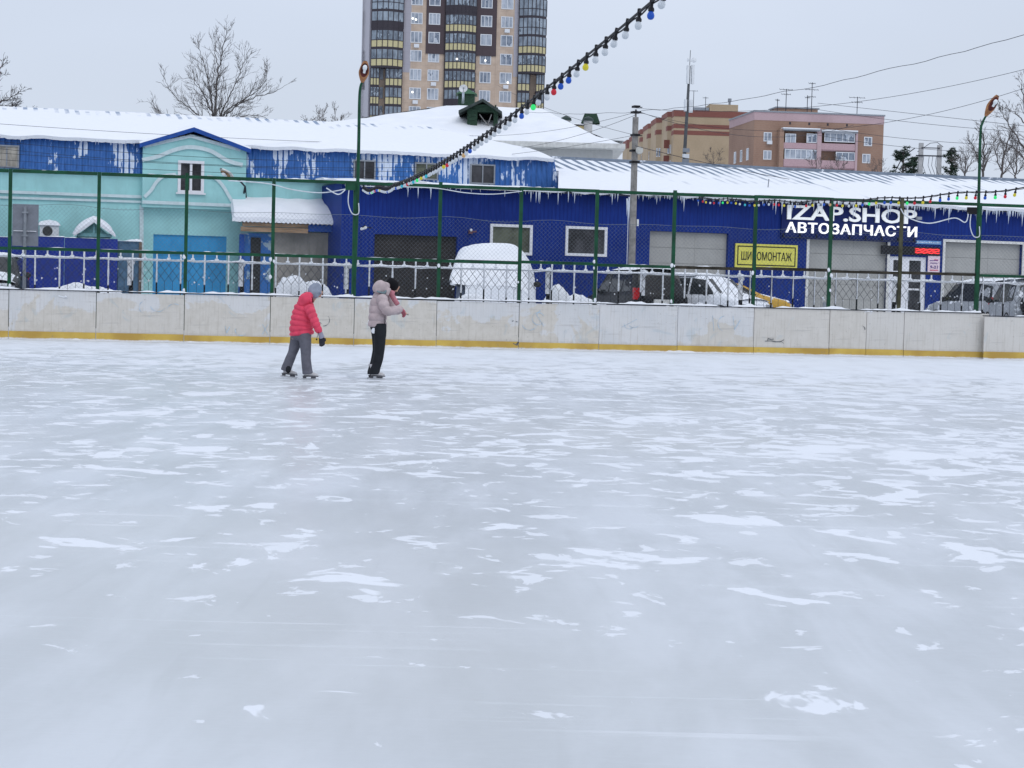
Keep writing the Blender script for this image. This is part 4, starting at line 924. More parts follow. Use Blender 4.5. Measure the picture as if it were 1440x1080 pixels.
# ================================================================ residential tower
tw = thing('apartment_tower', 'tall beige and brown apartment tower with three columns of glazed balconies', 'building', FT.w(0, 0, 0), FT.a)
TBEI = NB('beige_cladding_panels'); v_ = TBEI.obj(); x_, y_, z_ = TBEI.sep(v_)
def seam(nb, c, per, wd): return nb.math('LESS_THAN', nb.math('FRACT', nb.math('DIVIDE', c, per)), wd)
sm_ = TBEI.math('MAXIMUM', seam(TBEI, x_, 1.2, .06), seam(TBEI, z_, .97, .06)); nn_ = TBEI.noise(TBEI.obj((.83, 1, 1.03)), .9, 3)
TBEI = TBEI.done(TBEI.mix(TBEI.math('MULTIPLY', sm_, .3), TBEI.mix(TBEI.ramp(nn_, .3, .7), (.40, .305, .235), (.49, .385, .30)), (.26, .22, .2)), .6)
TGREY = NB('lilac_grey_cladding'); v_ = TGREY.obj(); x_, y_, z_ = TGREY.sep(v_); sm_ = TGREY.math('MAXIMUM', seam(TGREY, x_, 1.2, .06), seam(TGREY, z_, .97, .06)); TGREY = TGREY.done(TGREY.mix(TGREY.math('MULTIPLY', sm_, .4), (.33, .32, .36), (.24, .235, .27)), .6)
TBRN = NB('dark_brown_cladding'); v_ = TBRN.obj(); x_, y_, z_ = TBRN.sep(v_); sm_ = TBRN.math('MAXIMUM', seam(TBRN, x_, 1.2, .05), seam(TBRN, z_, .97, .05)); TBRN = TBRN.done(TBRN.mix(TBRN.math('MULTIPLY', sm_, .5), (.048, .030, .036), (.03, .02, .024)), .55)
TDARK = pm('balcony_dark_frame', (.042, .037, .046), .5); TYEL = pm('balcony_yellow_panel', (.50, .45, .26), .6, var=.08)
TWHI = pm('tower_white_frame', (.62, .64, .67), .5, var=.03)
def flat_glass(name, c0, c1, sc_=.5):
    b = NB(name); oi = b.n('ShaderNodeObjectInfo'); n = b.noise(b.obj((1.3, 1, .7), world=True), sc_, 3, .6)
    n = b.math('FRACT', b.math('ADD', b.math('MULTIPLY', n, 2.2), oi.outputs['Random']))
    return b.done(b.mix(n, c0, c1), .2)
TGL = flat_glass('tower_window_glass', (.10, .13, .18), (.46, .50, .56), .7); TGB = flat_glass('balcony_glass', (.08, .10, .13), (.32, .38, .44), .9)
def sx(px, t=0): return FT.hit(px, 90, t)[0]
def tz(py, px=640): return FT.hit(px, py)[1]
X = [519, 523, 566, 577, 598, 624.5, 668.5, 697, 727.5, 767]
FH = (tz(48.5)-tz(127.5))/3.0                       # storey height
zw0 = tz(141.5)                                     # sill of one visible storey
NFL = range(-1, 9)                                  # storeys built around it
ztop = zw0+FH*9.6
def wallbox(x0, x1, mt, z0=G-.1, z1=ztop, y0=0, y1=9):
    m = MB(); m.box(sx(x0), sx(x1), y0, y1, z0, z1); return m.build('wall', mt, tw)
zs = tz(77)                                         # lower edge of the brown middle part
wallbox(519, 523.5, TGREY, y0=.6, y1=18); wallbox(523.5, 566, TBEI, y0=.9, y1=17); wallbox(566, 598, TBEI, z1=zs-.6, y0=0); 
m = MB(); m.box(sx(566), sx(577), -.02, .0, zs-3, ztop); m.build('wall_strip', TGREY, tw)
m = MB(); m.box(sx(566), sx(598), 0, 9, zs-.6, ztop); m.build('wall', TBEI, tw)
wallbox(598, 624.5, TBEI, z1=zs, y0=.05); wallbox(598, 624.5, TBRN, z0=zs, y0=-.12)
wallbox(624.5, 668.5, TBRN, y0=.6); wallbox(668.5, 697, TBEI, z1=zs, y0=.05); wallbox(668.5, 697, TBRN, z0=zs, y0=-.12)
wallbox(697, 727.5, TBEI); m = MB(); m.box(sx(722), sx(728), -.02, 0, zs-3, ztop); m.build('wall_strip', TGREY, tw)
wallbox(727.5, 764.5, TBEI, y0=1.2, y1=17)
m = MB(); m.box(sx(519), sx(764.5), 9, 20, G-.1, ztop-1); m.build('wall', TGREY, tw)
def rowz(k, px): return zw0+FH*k
rr = random.Random(31)
for cx_, wpx, y0, skew in ((584.5, 16.5, 0, 0), (609.5, 16, None, 0), (682.5, 16, None, 0), (711.5, 17, 0, 0)):
    for k in NFL:
        z0 = zw0+FH*k; z1 = z0+1.75
        yy = (-.12 if z0+.8 > zs else .05) if y0 is None else 0.0
        c = sx(cx_); hw_ = (sx(cx_+wpx/2)-sx(cx_-wpx/2))/2
        o = window(tw, c-hw_, c+hw_, z0, z1, yy-.03, .12, (.34, .67) if rr.random() < .7 else (.5,), glass=TGL, frame=TWHI, proud=.04)
        if rr.random() < .16:
            m = MB(); side = rr.choice([-1, 1]); m.box(c+side*hw_*.4, c+side*hw_*.4+.8, yy-.45, yy, z0-.75, z0-.2); m.build('air_unit', TWHI, tw)
def balcony(k, x0, x1, bulge, segs, style):
    z0 = zw0+FH*k-.95; zg = z0+1.05; zt = z0+FH-.38
    s0, s1 = sx(x0), sx(x1); n = segs
    def pl(i, off=0):
        a = i/n; s = s0+(s1-s0)*a; return (s, -.35-bulge*math.sin(math.pi*a)-off)
    ring = [(s0, .8)]+[pl(i) for i in range(n+1)]+[(s1, .8)]
    m = MB(); m.plan(ring, z0-.30, z0+.02); m.plan(ring, zt, z0+FH-.301)
    for i in range(n+1):
        x, y = pl(i, .05); m.box(x-.055, x+.055, y-.03, y+.09, z0+.02, zt)
    m.plan([pl(i, .04) for i in range(n+1)]+[pl(i, -.1) for i in range(n, -1, -1)], zg-.05, zg+.06)
    if style == 'dark': m.plan([pl(i, .02) for i in range(n+1)]+[pl(i, -.06) for i in range(n, -1, -1)], z0+.021, zg-.051)
    o = m.build('balcony', TDARK, tw)
    m = MB()
    for i in range(n):
        a, b = pl(i), pl(i+1); m.quad((a[0], a[1], zg), (b[0], b[1], zg), (b[0], b[1], zt), (a[0], a[1], zt))
        if style == 'glass': m.quad((a[0], a[1], z0), (b[0], b[1], z0), (b[0], b[1], zg), (a[0], a[1], zg))
    m.build('glazing', TGB, o)
    if style == 'yellow':
        m = MB()
        for i in range(n):
            a, b = pl(i, .01), pl(i+1, .01); m.quad((a[0], a[1], z0+.02), (b[0], b[1], z0+.02), (b[0], b[1], zg-.06), (a[0], a[1], zg-.06))
        m.build('yellow_panels', TYEL, o)
for k in NFL:
    zc_ = zw0+FH*k
    st = 'yellow'
    if k in (-1,): st = 'yellow'
    lo = k <= 1
    sL = 'glass' if k in (5,) else 'dark' if k in (4,) else 'yellow'
    if lo:
        balcony(k, 521, 533.5, .1, 3, sL); balcony(k, 542, 565.5, .35, 4, sL)
        m = MB(); c = sx(537.5); m.box(c-.25, c+.25, .78, .9, zc_, zc_+1.7); m.build('window', TGL, tw)
    else: balcony(k, 521, 566, 1.2, 6, sL)
    balcony(k, 625, 668.2, 1.0, 8, 'dark' if k in (0, -1, 5) else 'yellow')
    sR = 'glass' if k in (4, 5, 6) else 'yellow'
    if lo: balcony(k, 728, 745, .3, 3, sR); balcony(k, 754, 765.5, .15, 3, sR)
    else: balcony(k, 728, 766.5, 1.2, 7, sR)
# a few lamps burning behind the tower windows
LITW = emit_mat('lit_ceiling_lamp', (1, .96, .85), 1.3)
for px, py in ((580.5, 26), (585, 27.5), (682.5, 85), (714, 116), (580, 129.5), (642.5, 83)):
    s_, z_2 = FT.hit(px, py, -.2 if px != 642.5 else -1.5); m = MB(); m.ball((s_, -.22 if px != 642.5 else -1.5, z_2), .17, 8, 6); m.build('room_lamp', LITW, tw)

# ================================================================ brick blocks
def brick(name, c1, c2, mortar, sc_=1.0):
    b = NB(name); v = b.obj(); x, y, z = b.sep(v)
    rows = b.math('LESS_THAN', b.math('FRACT', b.math('DIVIDE', z, .30)), .25); n = b.noise(b.obj((2, 2, 6)), 1.5, 4, .7); n2 = b.noise(v, .3, 3)
    c = b.mix(b.ramp(b.math('MULTIPLY_ADD', n2, .5, b.math('MULTIPLY', n, .5)), .35, .65), c1, c2)
    return b.done(b.mix(b.math('MULTIPLY', rows, .35), c, mortar), .85)
BRK = brick('orange_brick', (.235, .14, .10), (.315, .20, .145), (.28, .21, .17)); BRKD = brick('dark_orange_brick', (.24, .125, .09), (.32, .175, .125), (.28, .2, .17))
PINKB = brick('pink_painted_parapet', (.38, .27, .285), (.46, .33, .35), (.40, .3, .31))
YBR = brick('ochre_brick', (.33, .25, .16), (.40, .305, .205), (.33, .27, .19)); RBR = brick('red_brick_band', (.17, .058, .046), (.21, .075, .058), (.15, .07, .055))
pk = thing('pink_topped_block', 'orange brick apartment block with a pink parapet and glazed balconies', 'building', FP.w(0, 0, 0), FP.a)
c0 = FP.S(1060, 0, 200); c1 = FP.S(1242, 0, 200); zt = FP.hit(1060, 157)[1]; zp = FP.hit(1060, 168.5)[1]; dp = 16.0
m = MB(); m.box(c0, c1, 0, dp, G-.1, zp); m.build('wall', BRK, pk)
m = MB(); m.box(c0-.04, c1+.04, -.04, dp, zp, zt); m.build('parapet', PINKB, pk)
m = MB(); m.box(c0-.15, c1+.15, -.15, dp+.1, zt, zt+.22); m.build('roof_edge', METAL, pk)
snow_strip(c0, c1, -.1, dp, zt+.22, .2, 3, 'roof_snow', pk, step=1.0, bare=.3)
def pwin(px, py, w_=9, h_=12, mull=(.5,), t=0): 
    a = FP.rect(px-w_/2, py-h_/2, px+w_/2, py+h_/2, t); return window(pk, *a, t-.03, .13, mull, glass=TGL, frame=TWHI, proud=.05)
for px, py in ((1079.5, 192.5), (1079, 218), (1220.5, 199), (1218, 223)): pwin(px, py, 11.5, 13, (.5,))
a = FP.rect(1078, 198, 1085, 203, 0); m = MB(); m.box(a[0], a[1], -.45, -.06, a[2], a[3]); m.build('air_unit', TWHI, pk)
for px in (1111, 1138, 1164, 1191): a = FP.rect(px-1.3, 171.5+(px-1111)*.035, px+1.3, 175+(px-1111)*.035); m = MB(); m.box(a[0], a[1], -.02, .02, a[2], a[3]); m.build('vent', TDARK, pk)
# side windows
for yy in (3.5, 7.5, 11.5):
    for zz in (zp-4.6, zp-7.5): m = MB(); m.box(c0-.08, c0, yy-.65, yy+.65, zz-1.0, zz+.75); o = m.build('window', TWHI, pk); m = MB(); m.box(c0-.1, c0-.081, yy-.52, yy+.52, zz-.85, zz+.62); m.build('pane', TGL, o)
# projecting balcony stack: brick pillars, pink parapets, white glazing
bt = -1.25
for x0, x1 in ((1096, 1102), (1149, 1155), (1203, 1206)):
    a = FP.rect(x0, 181, x1, 240, bt); m = MB(); m.box(a[0], a[1], bt, 0, a[2]-4, FP.hit(x0, 181 if x0 < 1200 else 184, bt)[1]); m.build('pillar', PINKB if x0 != 1096 else BRK, pk)
PPAN = pm('pink_balcony_panel', (.42, .29, .31), .8, var=.1)
for x0, x1, yt, hh in ((1102, 1149, 201, 8), (1155, 1203, 202, 9), (1102, 1149, 224, 10), (1155, 1203, 226, 10)):
    a = FP.rect(x0, yt, x1, yt+hh, bt); m = MB(); m.box(a[0], a[1], bt+.1, bt+.25, a[2], a[3]); m.box(a[0], a[1], bt+.25, 0, a[2]-.15, a[2]); m.build('balcony', PPAN, pk)
for x0, x1, y0, y1 in ((1104, 1119, 188, 206), (1134, 1149, 188, 201), (1159, 1202, 187, 200), (1103, 1149, 210, 224), (1175, 1202, 214, 226)):
    a = FP.rect(x0, y0, x1, y1, bt+.3); window(pk, *a, bt+.2, .12, tuple(i/max(2, round((x1-x0)/8)) for i in range(1, max(2, round((x1-x0)/8)))), glass=TGL, frame=TWHI, proud=.04)
for x0, x1, y0 in ((1101, 1153, 181), (1155, 1206, 184)):
    a = FP.rect(x0, y0, x1, y0+3, bt); m = MB(); m.box(a[0], a[1], bt-.25, 0, a[2], a[2]+.25); o = m.build('canopy', METAL, pk); m = MB(); m.box(a[0], a[1], bt-.25, -.1, a[2]+.255, a[3]+.1); m.build('canopy_snow', SNOW, o)
m = MB(); a = FP.rect(1092, 151, 1150, 160, 5); m.box(a[0], a[1], 5, 9, zt, a[3]-.2); m.build('roof_hut', BRK, pk); m = MB(); m.box(a[0]-.2, a[1]+.2, 4.8, 9.2, a[3]-.18, a[3]); m.build('hut_roof', METAL, pk)
# tv antennas
def antenna(px, pyb, pyt, arms, fr=FP, t=4.0, kind='h', label=''):
    s, zb_ = fr.hit(px, pyb, t); zt_ = fr.hit(px, pyt, t)[1]
    o = frame_thing(fr, 'tv_antenna', label, 'antenna', s, t, zb_, 'television antennas on the brick blocks'); hh = zt_-zb_
    m = MB(); m.tube([(0, 0, -.5), (0, 0, hh)], .055, 5); m.build('mast', DARKWIRE, o)
    m = MB()
    for f_, l in arms:
        m.tube([(-l, 0, hh*f_), (l, .2, hh*f_)], .04, 4)
        for q_ in (-1, -.4, .3, .9): m.tube([(l*q_, -.3, hh*f_-.15), (l*q_, .3, hh*f_+.15)], .025, 3)
    m.build('elements', DARKWIRE, o)
antenna(1105, 155, 125, [(.97, 1.0), (.75, .7)], label='tall antenna with a double crossbar left of the middle of the pink topped block')
antenna(1141, 156, 116, [(.97, .5), (.75, 1.0), (.5, .6)], label='tallest antenna, with three crossbars, beside the roof hut of the pink block')
antenna(1093, 156, 139, [(.9, .3)], label='shortest antenna on the left end of the roof hut of the pink block')
antenna(1135, 155, 134, [(.85, .35)], label='short antenna close to the tallest one on the pink topped block')
antenna(1205, 162, 136, [(.95, 1.2), (.7, .8)], label='lone antenna near the right end of the pink topped block')
antenna(975, 153, 127, [(.97, .8)], FY, 3, label='left antenna on the ochre brick block')
antenna(992, 152, 136, [(.9, .5)], FY, 3, label='right antenna beside the vent hut of the ochre brick block')
# ochre block: long facade running away to the left, blank end wall facing us
yb = thing('ochre_brick_block', 'ochre and red brick apartment block receding to the left behind the workshop', 'building', FY.w(0, 0, 0), FY.a)
k0 = FY.S(947, 0, 200); k1 = FY.S(1075, 0, 200); ztt = FY.hit(947, 154.5)[1]
bands = [(ztt-1.6, ztt, 'r')]
b1 = FY.hit(947, 174)[1]; b2 = FY.hit(947, 180)[1]; b3 = FY.hit(947, 183)[1]; b4 = FY.hit(947, 189)[1]
m = MB(); m.box(k0, k1, 0, 12, G-.1, b4); m.box(k0, k1, 0, 12, b3, b2); m.box(k0, k1, 0, 12, b1, ztt-1.2); m.build('wall', YBR, yb)
m = MB(); m.box(k0-.03, k1+.03, -.03, 12, b4, b3); m.box(k0-.03, k1+.03, -.03, 12, b2, b1); m.box(k0-.1, k1+.1, -.1, 12, ztt-1.2, ztt); m.build('red_band', RBR, yb)
snow_strip(k0, k1, -.1, 12, ztt, .3, 6, 'roof_snow', yb, step=1.5, bare=.2)
# stepped sections of the long facade
NS = 6; px_e = [947, 930, 915, 904, 894, 885, 876]
prev = (k0, 0.0)
for i in range(NS):
    t_a = 3+i*10.0; t_b = t_a+10.0
    sa = FY.hit(px_e[i], 200, t_a)[0]; sb = FY.hit(px_e[i+1], 200, t_b)[0]
    m = MB(); pl = [(sa+.0, t_a), (sb, t_a+1.0), (sb, t_b), (sa+8, t_b)]
    z1 = ztt-i*.35
    m.plan(pl, G-.1, b4); m.plan(pl, b4, z1-1.0); m.build('wall', YBR, yb)
    m = MB(); m.plan([(sa-.05, t_a-.05), (sb-.05, t_a+.95), (sb-.05, t_a+3), (sa+3, t_a+3)], b2-.2, b2+.7); m.plan([(sa, t_a-.1), (sb-.1, t_a+.9), (sb-.1, t_b), (sa+8, t_b)], z1-1.0, z1); m.build('red_band', RBR, yb)
    for zz in (b4-3.4, b4-6.4, b4-.2+3.0*0):
        for f_ in ((.5,) if i > 1 else (.3, .75)):
            xa = sa+(sb-sa)*f_; ya = t_a+1.0*f_
            if zz > b4-1: continue
            d_ = Vector((sb-sa, 1.0, 0)).normalized(); c = Vector((xa, ya-.05, zz)); hw_ = min(1.0, abs(sb-sa)*.22)
            m = MB(); a_ = c-d_*hw_; b_2 = c+d_*hw_; m.add([(a_.x, a_.y, zz), (b_2.x, b_2.y, zz), (b_2.x, b_2.y, zz+1.7), (a_.x, a_.y, zz+1.7), (a_.x, a_.y+.3, zz), (b_2.x, b_2.y+.3, zz), (b_2.x, b_2.y+.3, zz+1.7), (a_.x, a_.y+.3, zz+1.7)], [(0,1,2,3), (0,4,5,1), (3,2,6,7), (0,3,7,4), (1,5,6,2)])
            o = m.build('window', TWHI, yb); a_ = c-d_*hw_*.8; b_2 = c+d_*hw_*.8
            m = MB(); m.quad((a_.x, a_.y-.03, zz+.15), (b_2.x, b_2.y-.03, zz+.15), (b_2.x, b_2.y-.03, zz+1.55), (a_.x, a_.y-.03, zz+1.55)); m.build('pane', TGL, o)
    if i == 0:
        for zz in (b4-5.0, b4-2.0): m = MB(); a_ = Vector((sa+(sb-sa)*.75, t_a+.7, zz)); m.box(a_.x-.9, a_.x+.9, a_.y-.12, a_.y+.1, zz-.4, zz+1.2); m.build('red_panel', RBR, yb)
a = FY.rect(998, 147, 1038, 156, 4); m = MB(); m.box(a[0], a[1], 4, 9, ztt, a[3]); o = m.build('roof_hut', YBR, yb)
a = FY.rect(975, 151, 997, 155, 4); m = MB(); m.box(a[0], a[1], 4, 8, a[2], a[3]); m.build('roof_hut', METAL, yb)
a = FY.rect(1025.5, 138, 1029, 147, 4); m = MB(); m.tube([((a[0]+a[1])/2, 5, a[2]), ((a[0]+a[1])/2, 5, a[3]-.3)], .22, 8); m.tube([((a[0]+a[1])/2, 5, a[3]-.6), ((a[0]+a[1])/2, 5, a[3])], .36, 8); m.build('vent_pipe', METAL, yb)

# ================================================================ masts and poles
s, zb_ = FS.hit(960, 230, 9); cmz = zb_-1.5
cm = frame_thing(FS, 'cell_mast', 'slim steel mast with white antenna panels behind the workshop roof', 'mast', s, 9, cmz)
def cz_(py, px=962): return FS.hit(px, py, 9)[1]-cmz
lean = .35/6
def cx__(z): return .02+z*.028
m = MB(); m.tube([(0, 0, 0), (cx__(cz_(150)), 0, cz_(150)), (cx__(cz_(92)), 0, cz_(92))], [.08, .06, .04], 8); m.tube([(cx__(cz_(92)), 0, cz_(92)), (cx__(cz_(70)), 0, cz_(70))], .012, 4); m.build('mast', pm('dark_mast_steel', (.09, .095, .10), .6), cm)
for dx, y0, y1, w_ in ((-.09, 92, 118, .09), (.10, 91, 118, .10), (-.12, 140, 157, .08), (.09, 140, 158, .14)):
    z0, z1 = cz_(y1), cz_(y0); c = cx__((z0+z1)/2)+dx; m = MB(); m.box(c-w_/2, c+w_/2, -.14, -.05, z0, z1); m.box(c-.03, c+.03, -.05, .0, z0+.1, z0+.16); m.box(c-.03, c+.03, -.05, .0, z1-.16, z1-.1); m.build('antenna_panel', WHITE, cm)
m = MB(); c = cx__(cz_(84)); m.lathe([(.001, .03), (.09, .02), (.1, 0), (.001, -.02)], (c+.12, -.1, cz_(84)), (.3, 1, 0), 12); m.lathe([(.001, .03), (.06, .02), (.07, 0), (.001, -.02)], (c-.1, -.1, cz_(83)), (-.3, 1, 0), 12); m.box(c-.12, c+.12, -.03, .0, cz_(86), cz_(85)); m.build('microwave_dish', WHITE, cm)
for py in (211, 219, 226): m = MB(); m.box(-.1+cx__(cz_(py)), .12+cx__(cz_(py)), -.15, -.02, cz_(py)-.09, cz_(py)+.06); m.build('junction_box', METAL if py != 219 else WHITE, cm)
# concrete pole in the yard
tp = -3.4; s, _ = FS.hit(888, 395, tp); zt = FS.hit(893, 148, tp)[1]; st = FS.hit(894, 160, tp)[0]
cp = frame_thing(FS, 'concrete_pole', 'weathered concrete utility pole with a round lamp and cable brackets in the yard', 'utility pole', s, tp, G-.1)
H_ = zt-G+.1; dx = st-s
m = MB(); m.tube([(-.005, 0, 0), (dx, 0, H_-.35)], [.125, .095], 8, ); m.tube([(dx, 0, H_-.35), (dx, 0, H_-.12)], .03, 5); m.build('pole', CONC, cp)
def pz(py): return FS.hit(893, py, tp)[1]-G+.1
def pxx(z): return dx*z/H_
for py, w_ in ((150, .09), (158, .12), (190, .11), (212, .13), (228, .12)):
    z = pz(py); m = MB(); m.box(pxx(z)-w_, pxx(z)+w_, -.13, .12, z-.03, z+.03); m.box(pxx(z)+w_, pxx(z)+w_+.1, -.05, .05, z-.02, z+.0); m.build('bracket', BLACKIRON, cp)
z = pz(212); m = MB(); m.lathe([(.001, .04), (.1, .03), (.12, 0), (.1, -.05), (.04, -.08), (.001, -.08)], (pxx(z)+.07, -.2, z), (0, -1, -.1), 14); m.build('round_lamp', pm('dull_white_glass', (.5, .5, .47), .4), cp, smooth=True)
z = pz(313); m = MB(); m.box(pxx(z)+.11, pxx(z)+.17, -.05, .05, z-.1, z+.1); m.build('meter_box', WHITE, cp)
# second, thinner cable pole piece next to it
s2, _ = FS.hit(881, 390, tp); m = MB(); m.tube([(s2-s, 0, 0), (s2-s+.0, .0, pz(295))], .012, 5); m.build('down_cable', WHITECABLE, cp)
m = MB(); rr = random.Random(3)
for k in range(7): icicle(m, s2-s+rr.uniform(-.05, .25), 0, pz(282)+rr.uniform(-.2, .1), rr.uniform(.4, .9), .03)
m.build('frozen_drips', ICEM, cp)
# portal frame with transformer leads
FH_ = Frame(0, 112, 0)
a0, a1 = FH_.hit(1294, 245), FH_.hit(1320, 245); pf = thing('portal_pylon', 'concrete two legged pylon with crossbars and looping leads behind the workshop', 'pylon', FH_.w(a0[0], 0, a0[1]-2), 0)
W_ = a1[0]-a0[0]; zt0 = FH_.hit(1294, 201)[1]-a0[1]+2; zt1 = FH_.hit(1320, 204)[1]-a0[1]+2
for x, z in ((0, zt0), (W_, zt1)): m = MB(); m.box(x-.12, x+.12, -.1, .1, 0, z); m.build('leg', pm('pale_concrete', (.38, .38, .38), .9), pf)
m = MB(); zz = zt0-.75; m.box(-.3, W_+.3, -.16, -.11, zz, zz+.07); m.box(0, W_, -.16, -.11, zz+.45, zz+.5); m.tube([(-.2, 0, zt0-.5), (.5, 0, zt0), (.9, 0, zt0+.05), (W_+.2, 0, zt1-.1)], .02, 4)
for x in (.3, .6, .8, 1.0): m.tube([(x-.15, -.1, zz), (x-.2, -.1, zz-.5), (x, -.1, zz-1.0)], .015, 4)
m.tube([(-.35, 0, zt0-.3), (-1.0, 0, zt0-.8), (-1.4, 0, zt0-1.6)], .03, 5); m.build('crossbar', DARKWIRE, pf)

# ================================================================ cables
def cable(pts, sag, r, label, name='overhead_cable', wob=0, group='overhead cables'):
    a, b = P(*pts[0]), P(*pts[1]); m = MB(); n = 60; q = []
    for i in range(n+1):
        u = i/n; p = a.lerp(b, u); p.z -= sag*4*u*(1-u)
        if wob: p.z += wob*mn.noise(Vector((u*26, 1, sag)))
        q.append(p-a)
    m.tube(q, r, 4); o = m.build(name, DARKWIRE, None, loc=a); tag(o, label, 'cable', group)
cable([(740, 158, 70), (1500, 31, 40)], .62, .007, 'thick twisted cable crossing the sky highest, over the cell mast', wob=.05)
cable([(895, 152, 58), (1500, 82, 46)], .50, .006, 'cable leaving the top of the concrete pole for the upper right edge', wob=0)
cable([(895, 157, 58), (1500, 103, 46)], .9, .006, 'cable sagging from the concrete pole below the other one on the right')
cable([(1150, 145, 120), (1520, 186, 90)], .0, .014, 'upper cable of the bundle behind the pink block on the right')
cable([(1150, 154, 120), (1520, 190, 90)], .2, .014, 'second cable of the bundle behind the pink block on the right')
cable([(1150, 178, 120), (1520, 206, 90)], .3, .014, 'third cable of the bundle behind the pink block on the right')
cable([(1150, 190, 120), (1520, 218, 90)], .3, .014, 'lowest cable of the bundle behind the pink block on the right')
cable([(893, 158, 58.5), (560, 178, 75)], .5, .006, 'upper cable running from the concrete pole over the snowy roof to the left')
cable([(893, 162, 58.5), (560, 196, 75)], .7, .006, 'middle cable running from the concrete pole over the snowy roof to the left')
cable([(893, 190, 58.5), (480, 225, 75)], .3, .006, 'low cable from the concrete pole across the roof edge to the left')
cable([(893, 190, 58.5), (700, 120, 96)], .2, .007, 'thin cable slanting from the concrete pole up to the roof ridge')
cable([(893, 205, 58.3), (1110, 252, 63)], .05, .009, 'cable slanting down from the concrete pole to the workshop roof')
cable([(893, 155, 58.3), (1200, 176, 75)], .6, .008, 'thin cable from the concrete pole in front of the pink block')
for k, (yl, yr) in enumerate(((213, 236), (222, 243), (232, 250), (196, 222), (206, 229))):
    cable([(-30, yl, 58), (600, yr+6, 61)], .10+.03*k, .008, ['topmost','second','third','fourth','lowest'][[3,4,0,1,2].index(k)]+' of five thin wires strung across the mint house', group='wires across the mint house')
cable([(-30, 172, 57), (640, 205, 66)], .1, .007, 'single thin wire crossing in front of the left snowy roof')

# ================================================================ trees
BARK = pm('winter_bark', (.105, .092, .088), .9, var=.35, scale=6); BARK2 = pm('grey_bark', (.11, .095, .09), .9, var=.3, scale=5)
def bare_tree(base, H_, limbs, seed, name, label, mat=BARK, depth=5, r0=.16, group=None, spread=.55, twig=.012, up=.25, leafy=0, length=None, z0=0):
    rnd = random.Random(seed); t = thing(name, label, 'tree', base, 0, group)
    tm = MB(); bm = MB(); L0 = length or H_*.34
    def grow(p, d, l, r, lev, mb):
        n = 5; q = [p]; dd = d.copy()
        for i in range(n):
            dd = (dd+Vector((rnd.gauss(0, .09), rnd.gauss(0, .09), rnd.gauss(0, .05)+up*.09))).normalized(); q.append(q[-1]+dd*l/n)
        r1 = max(r*.55, twig*.7); mb.tube(q, [r+(r1-r)*i/n for i in range(n+1)], 6 if r > .05 else 3)
        if lev <= 0: return
        nk = rnd.randint(3, 4) if lev > 1 else rnd.randint(2, 4)
        for k in range(nk):
            i = rnd.choice([2, 3, 4, 5]) if k else 5; b = q[i]; ax = dd.orthogonal().normalized(); ax.rotate(Matrix.Rotation(rnd.uniform(0, 6.28), 3, dd))
            nd = (dd+ax*rnd.uniform(.35, 1.0)*spread*1.3).normalized() if k else (dd+ax*.15).normalized()
            grow(b, nd, l*rnd.uniform(.58, .82), max(r*(.50 if k else .62), twig), lev-1, bm)
    for (off, d, l, r) in limbs: grow(Vector(off), Vector(d).normalized(), l, r, depth, tm)
    tm.build('trunk', mat, t); bm.build('branches', mat, t); return t
def limb_tree(name, label, d, limbs, seed, mat=BARK, r0=.10, twig=.010, tl=1.0, dens=1.0, group=None, ground_px=None):
    """tree whose main limbs follow given courses; side shoots and twigs are grown along them"""
    rnd = random.Random(seed); b = P(*limbs[0][0], d); base = Vector((b.x, b.y, G-.1)); t = thing(name, label, 'tree', base, 0, group)
    tm = MB(); bm = MB()
    tm.tube([(0, 0, 0), (0.05, 0, (b.z-base.z)*.5), b-base], [r0*1.5, r0*1.25, r0*1.05], 8)
    def shoot(p, dr, l, r, lev):
        q = [p]; dd = dr.copy(); n = 4
        for i in range(n):
            dd = (dd+Vector((rnd.gauss(0, .10), rnd.gauss(0, .10), rnd.gauss(.05, .06)))).normalized(); q.append(q[-1]+dd*l/n)
        bm.tube(q, [max(twig*.6, r*(1-.6*i/n)) for i in range(n+1)], 3)
        if lev <= 0: return
        for k in range(rnd.choice([2, 3, 3, 4])):
            i = rnd.choice([1, 2, 3, 4]); ax = dd.orthogonal().normalized(); ax.rotate(Matrix.Rotation(rnd.uniform(0, 6.28), 3, dd)); shoot(q[i], (dd+ax*rnd.uniform(.45, .85)).normalized(), l*rnd.uniform(.45, .7), max(r*.6, twig), lev-1)
    for li, pl in enumerate(limbs):
        yo = rnd.uniform(-1, 1)*1.2; q = []
        for i, (px, py) in enumerate(pl): p = P(px, py, d+yo*i/len(pl))-base; q.append(tuple(p))
        q = [Vector(v) for v in bez(q, 6)]; n = len(q); L_ = sum((q[i+1]-q[i]).length for i in range(n-1)); rr_ = r0*(1 if li == 0 else .75)*min(1, .4+L_/6)
        q = [v+Vector((rnd.gauss(0, .025), 0, rnd.gauss(0, .02))) if 0 < i else v for i, v in enumerate(q)]
        tm.tube(q, [max(twig, rr_*(1-.88*i/(n-1))) for i in range(n)], 6)
        for i in range(1, n):
            for _ in range(2 if rnd.random() < dens*.75 else 1):
                if rnd.random() > dens*.95: continue
                dd = (q[i]-q[i-1]).normalized(); ax = dd.orthogonal().normalized(); ax.rotate(Matrix.Rotation(rnd.uniform(0, 6.28), 3, dd))
                f = i/n; shoot(q[i], (dd+ax*rnd.uniform(.4, .75)).normalized(), tl*rnd.uniform(.5, 1.1)*(1.15-.75*f), max(twig, rr_*(1-.85*f)*.45), 2 if f < .9 else 1)
    tm.build('trunk', mat, t, smooth=True); bm.build('branches', mat, t); return t
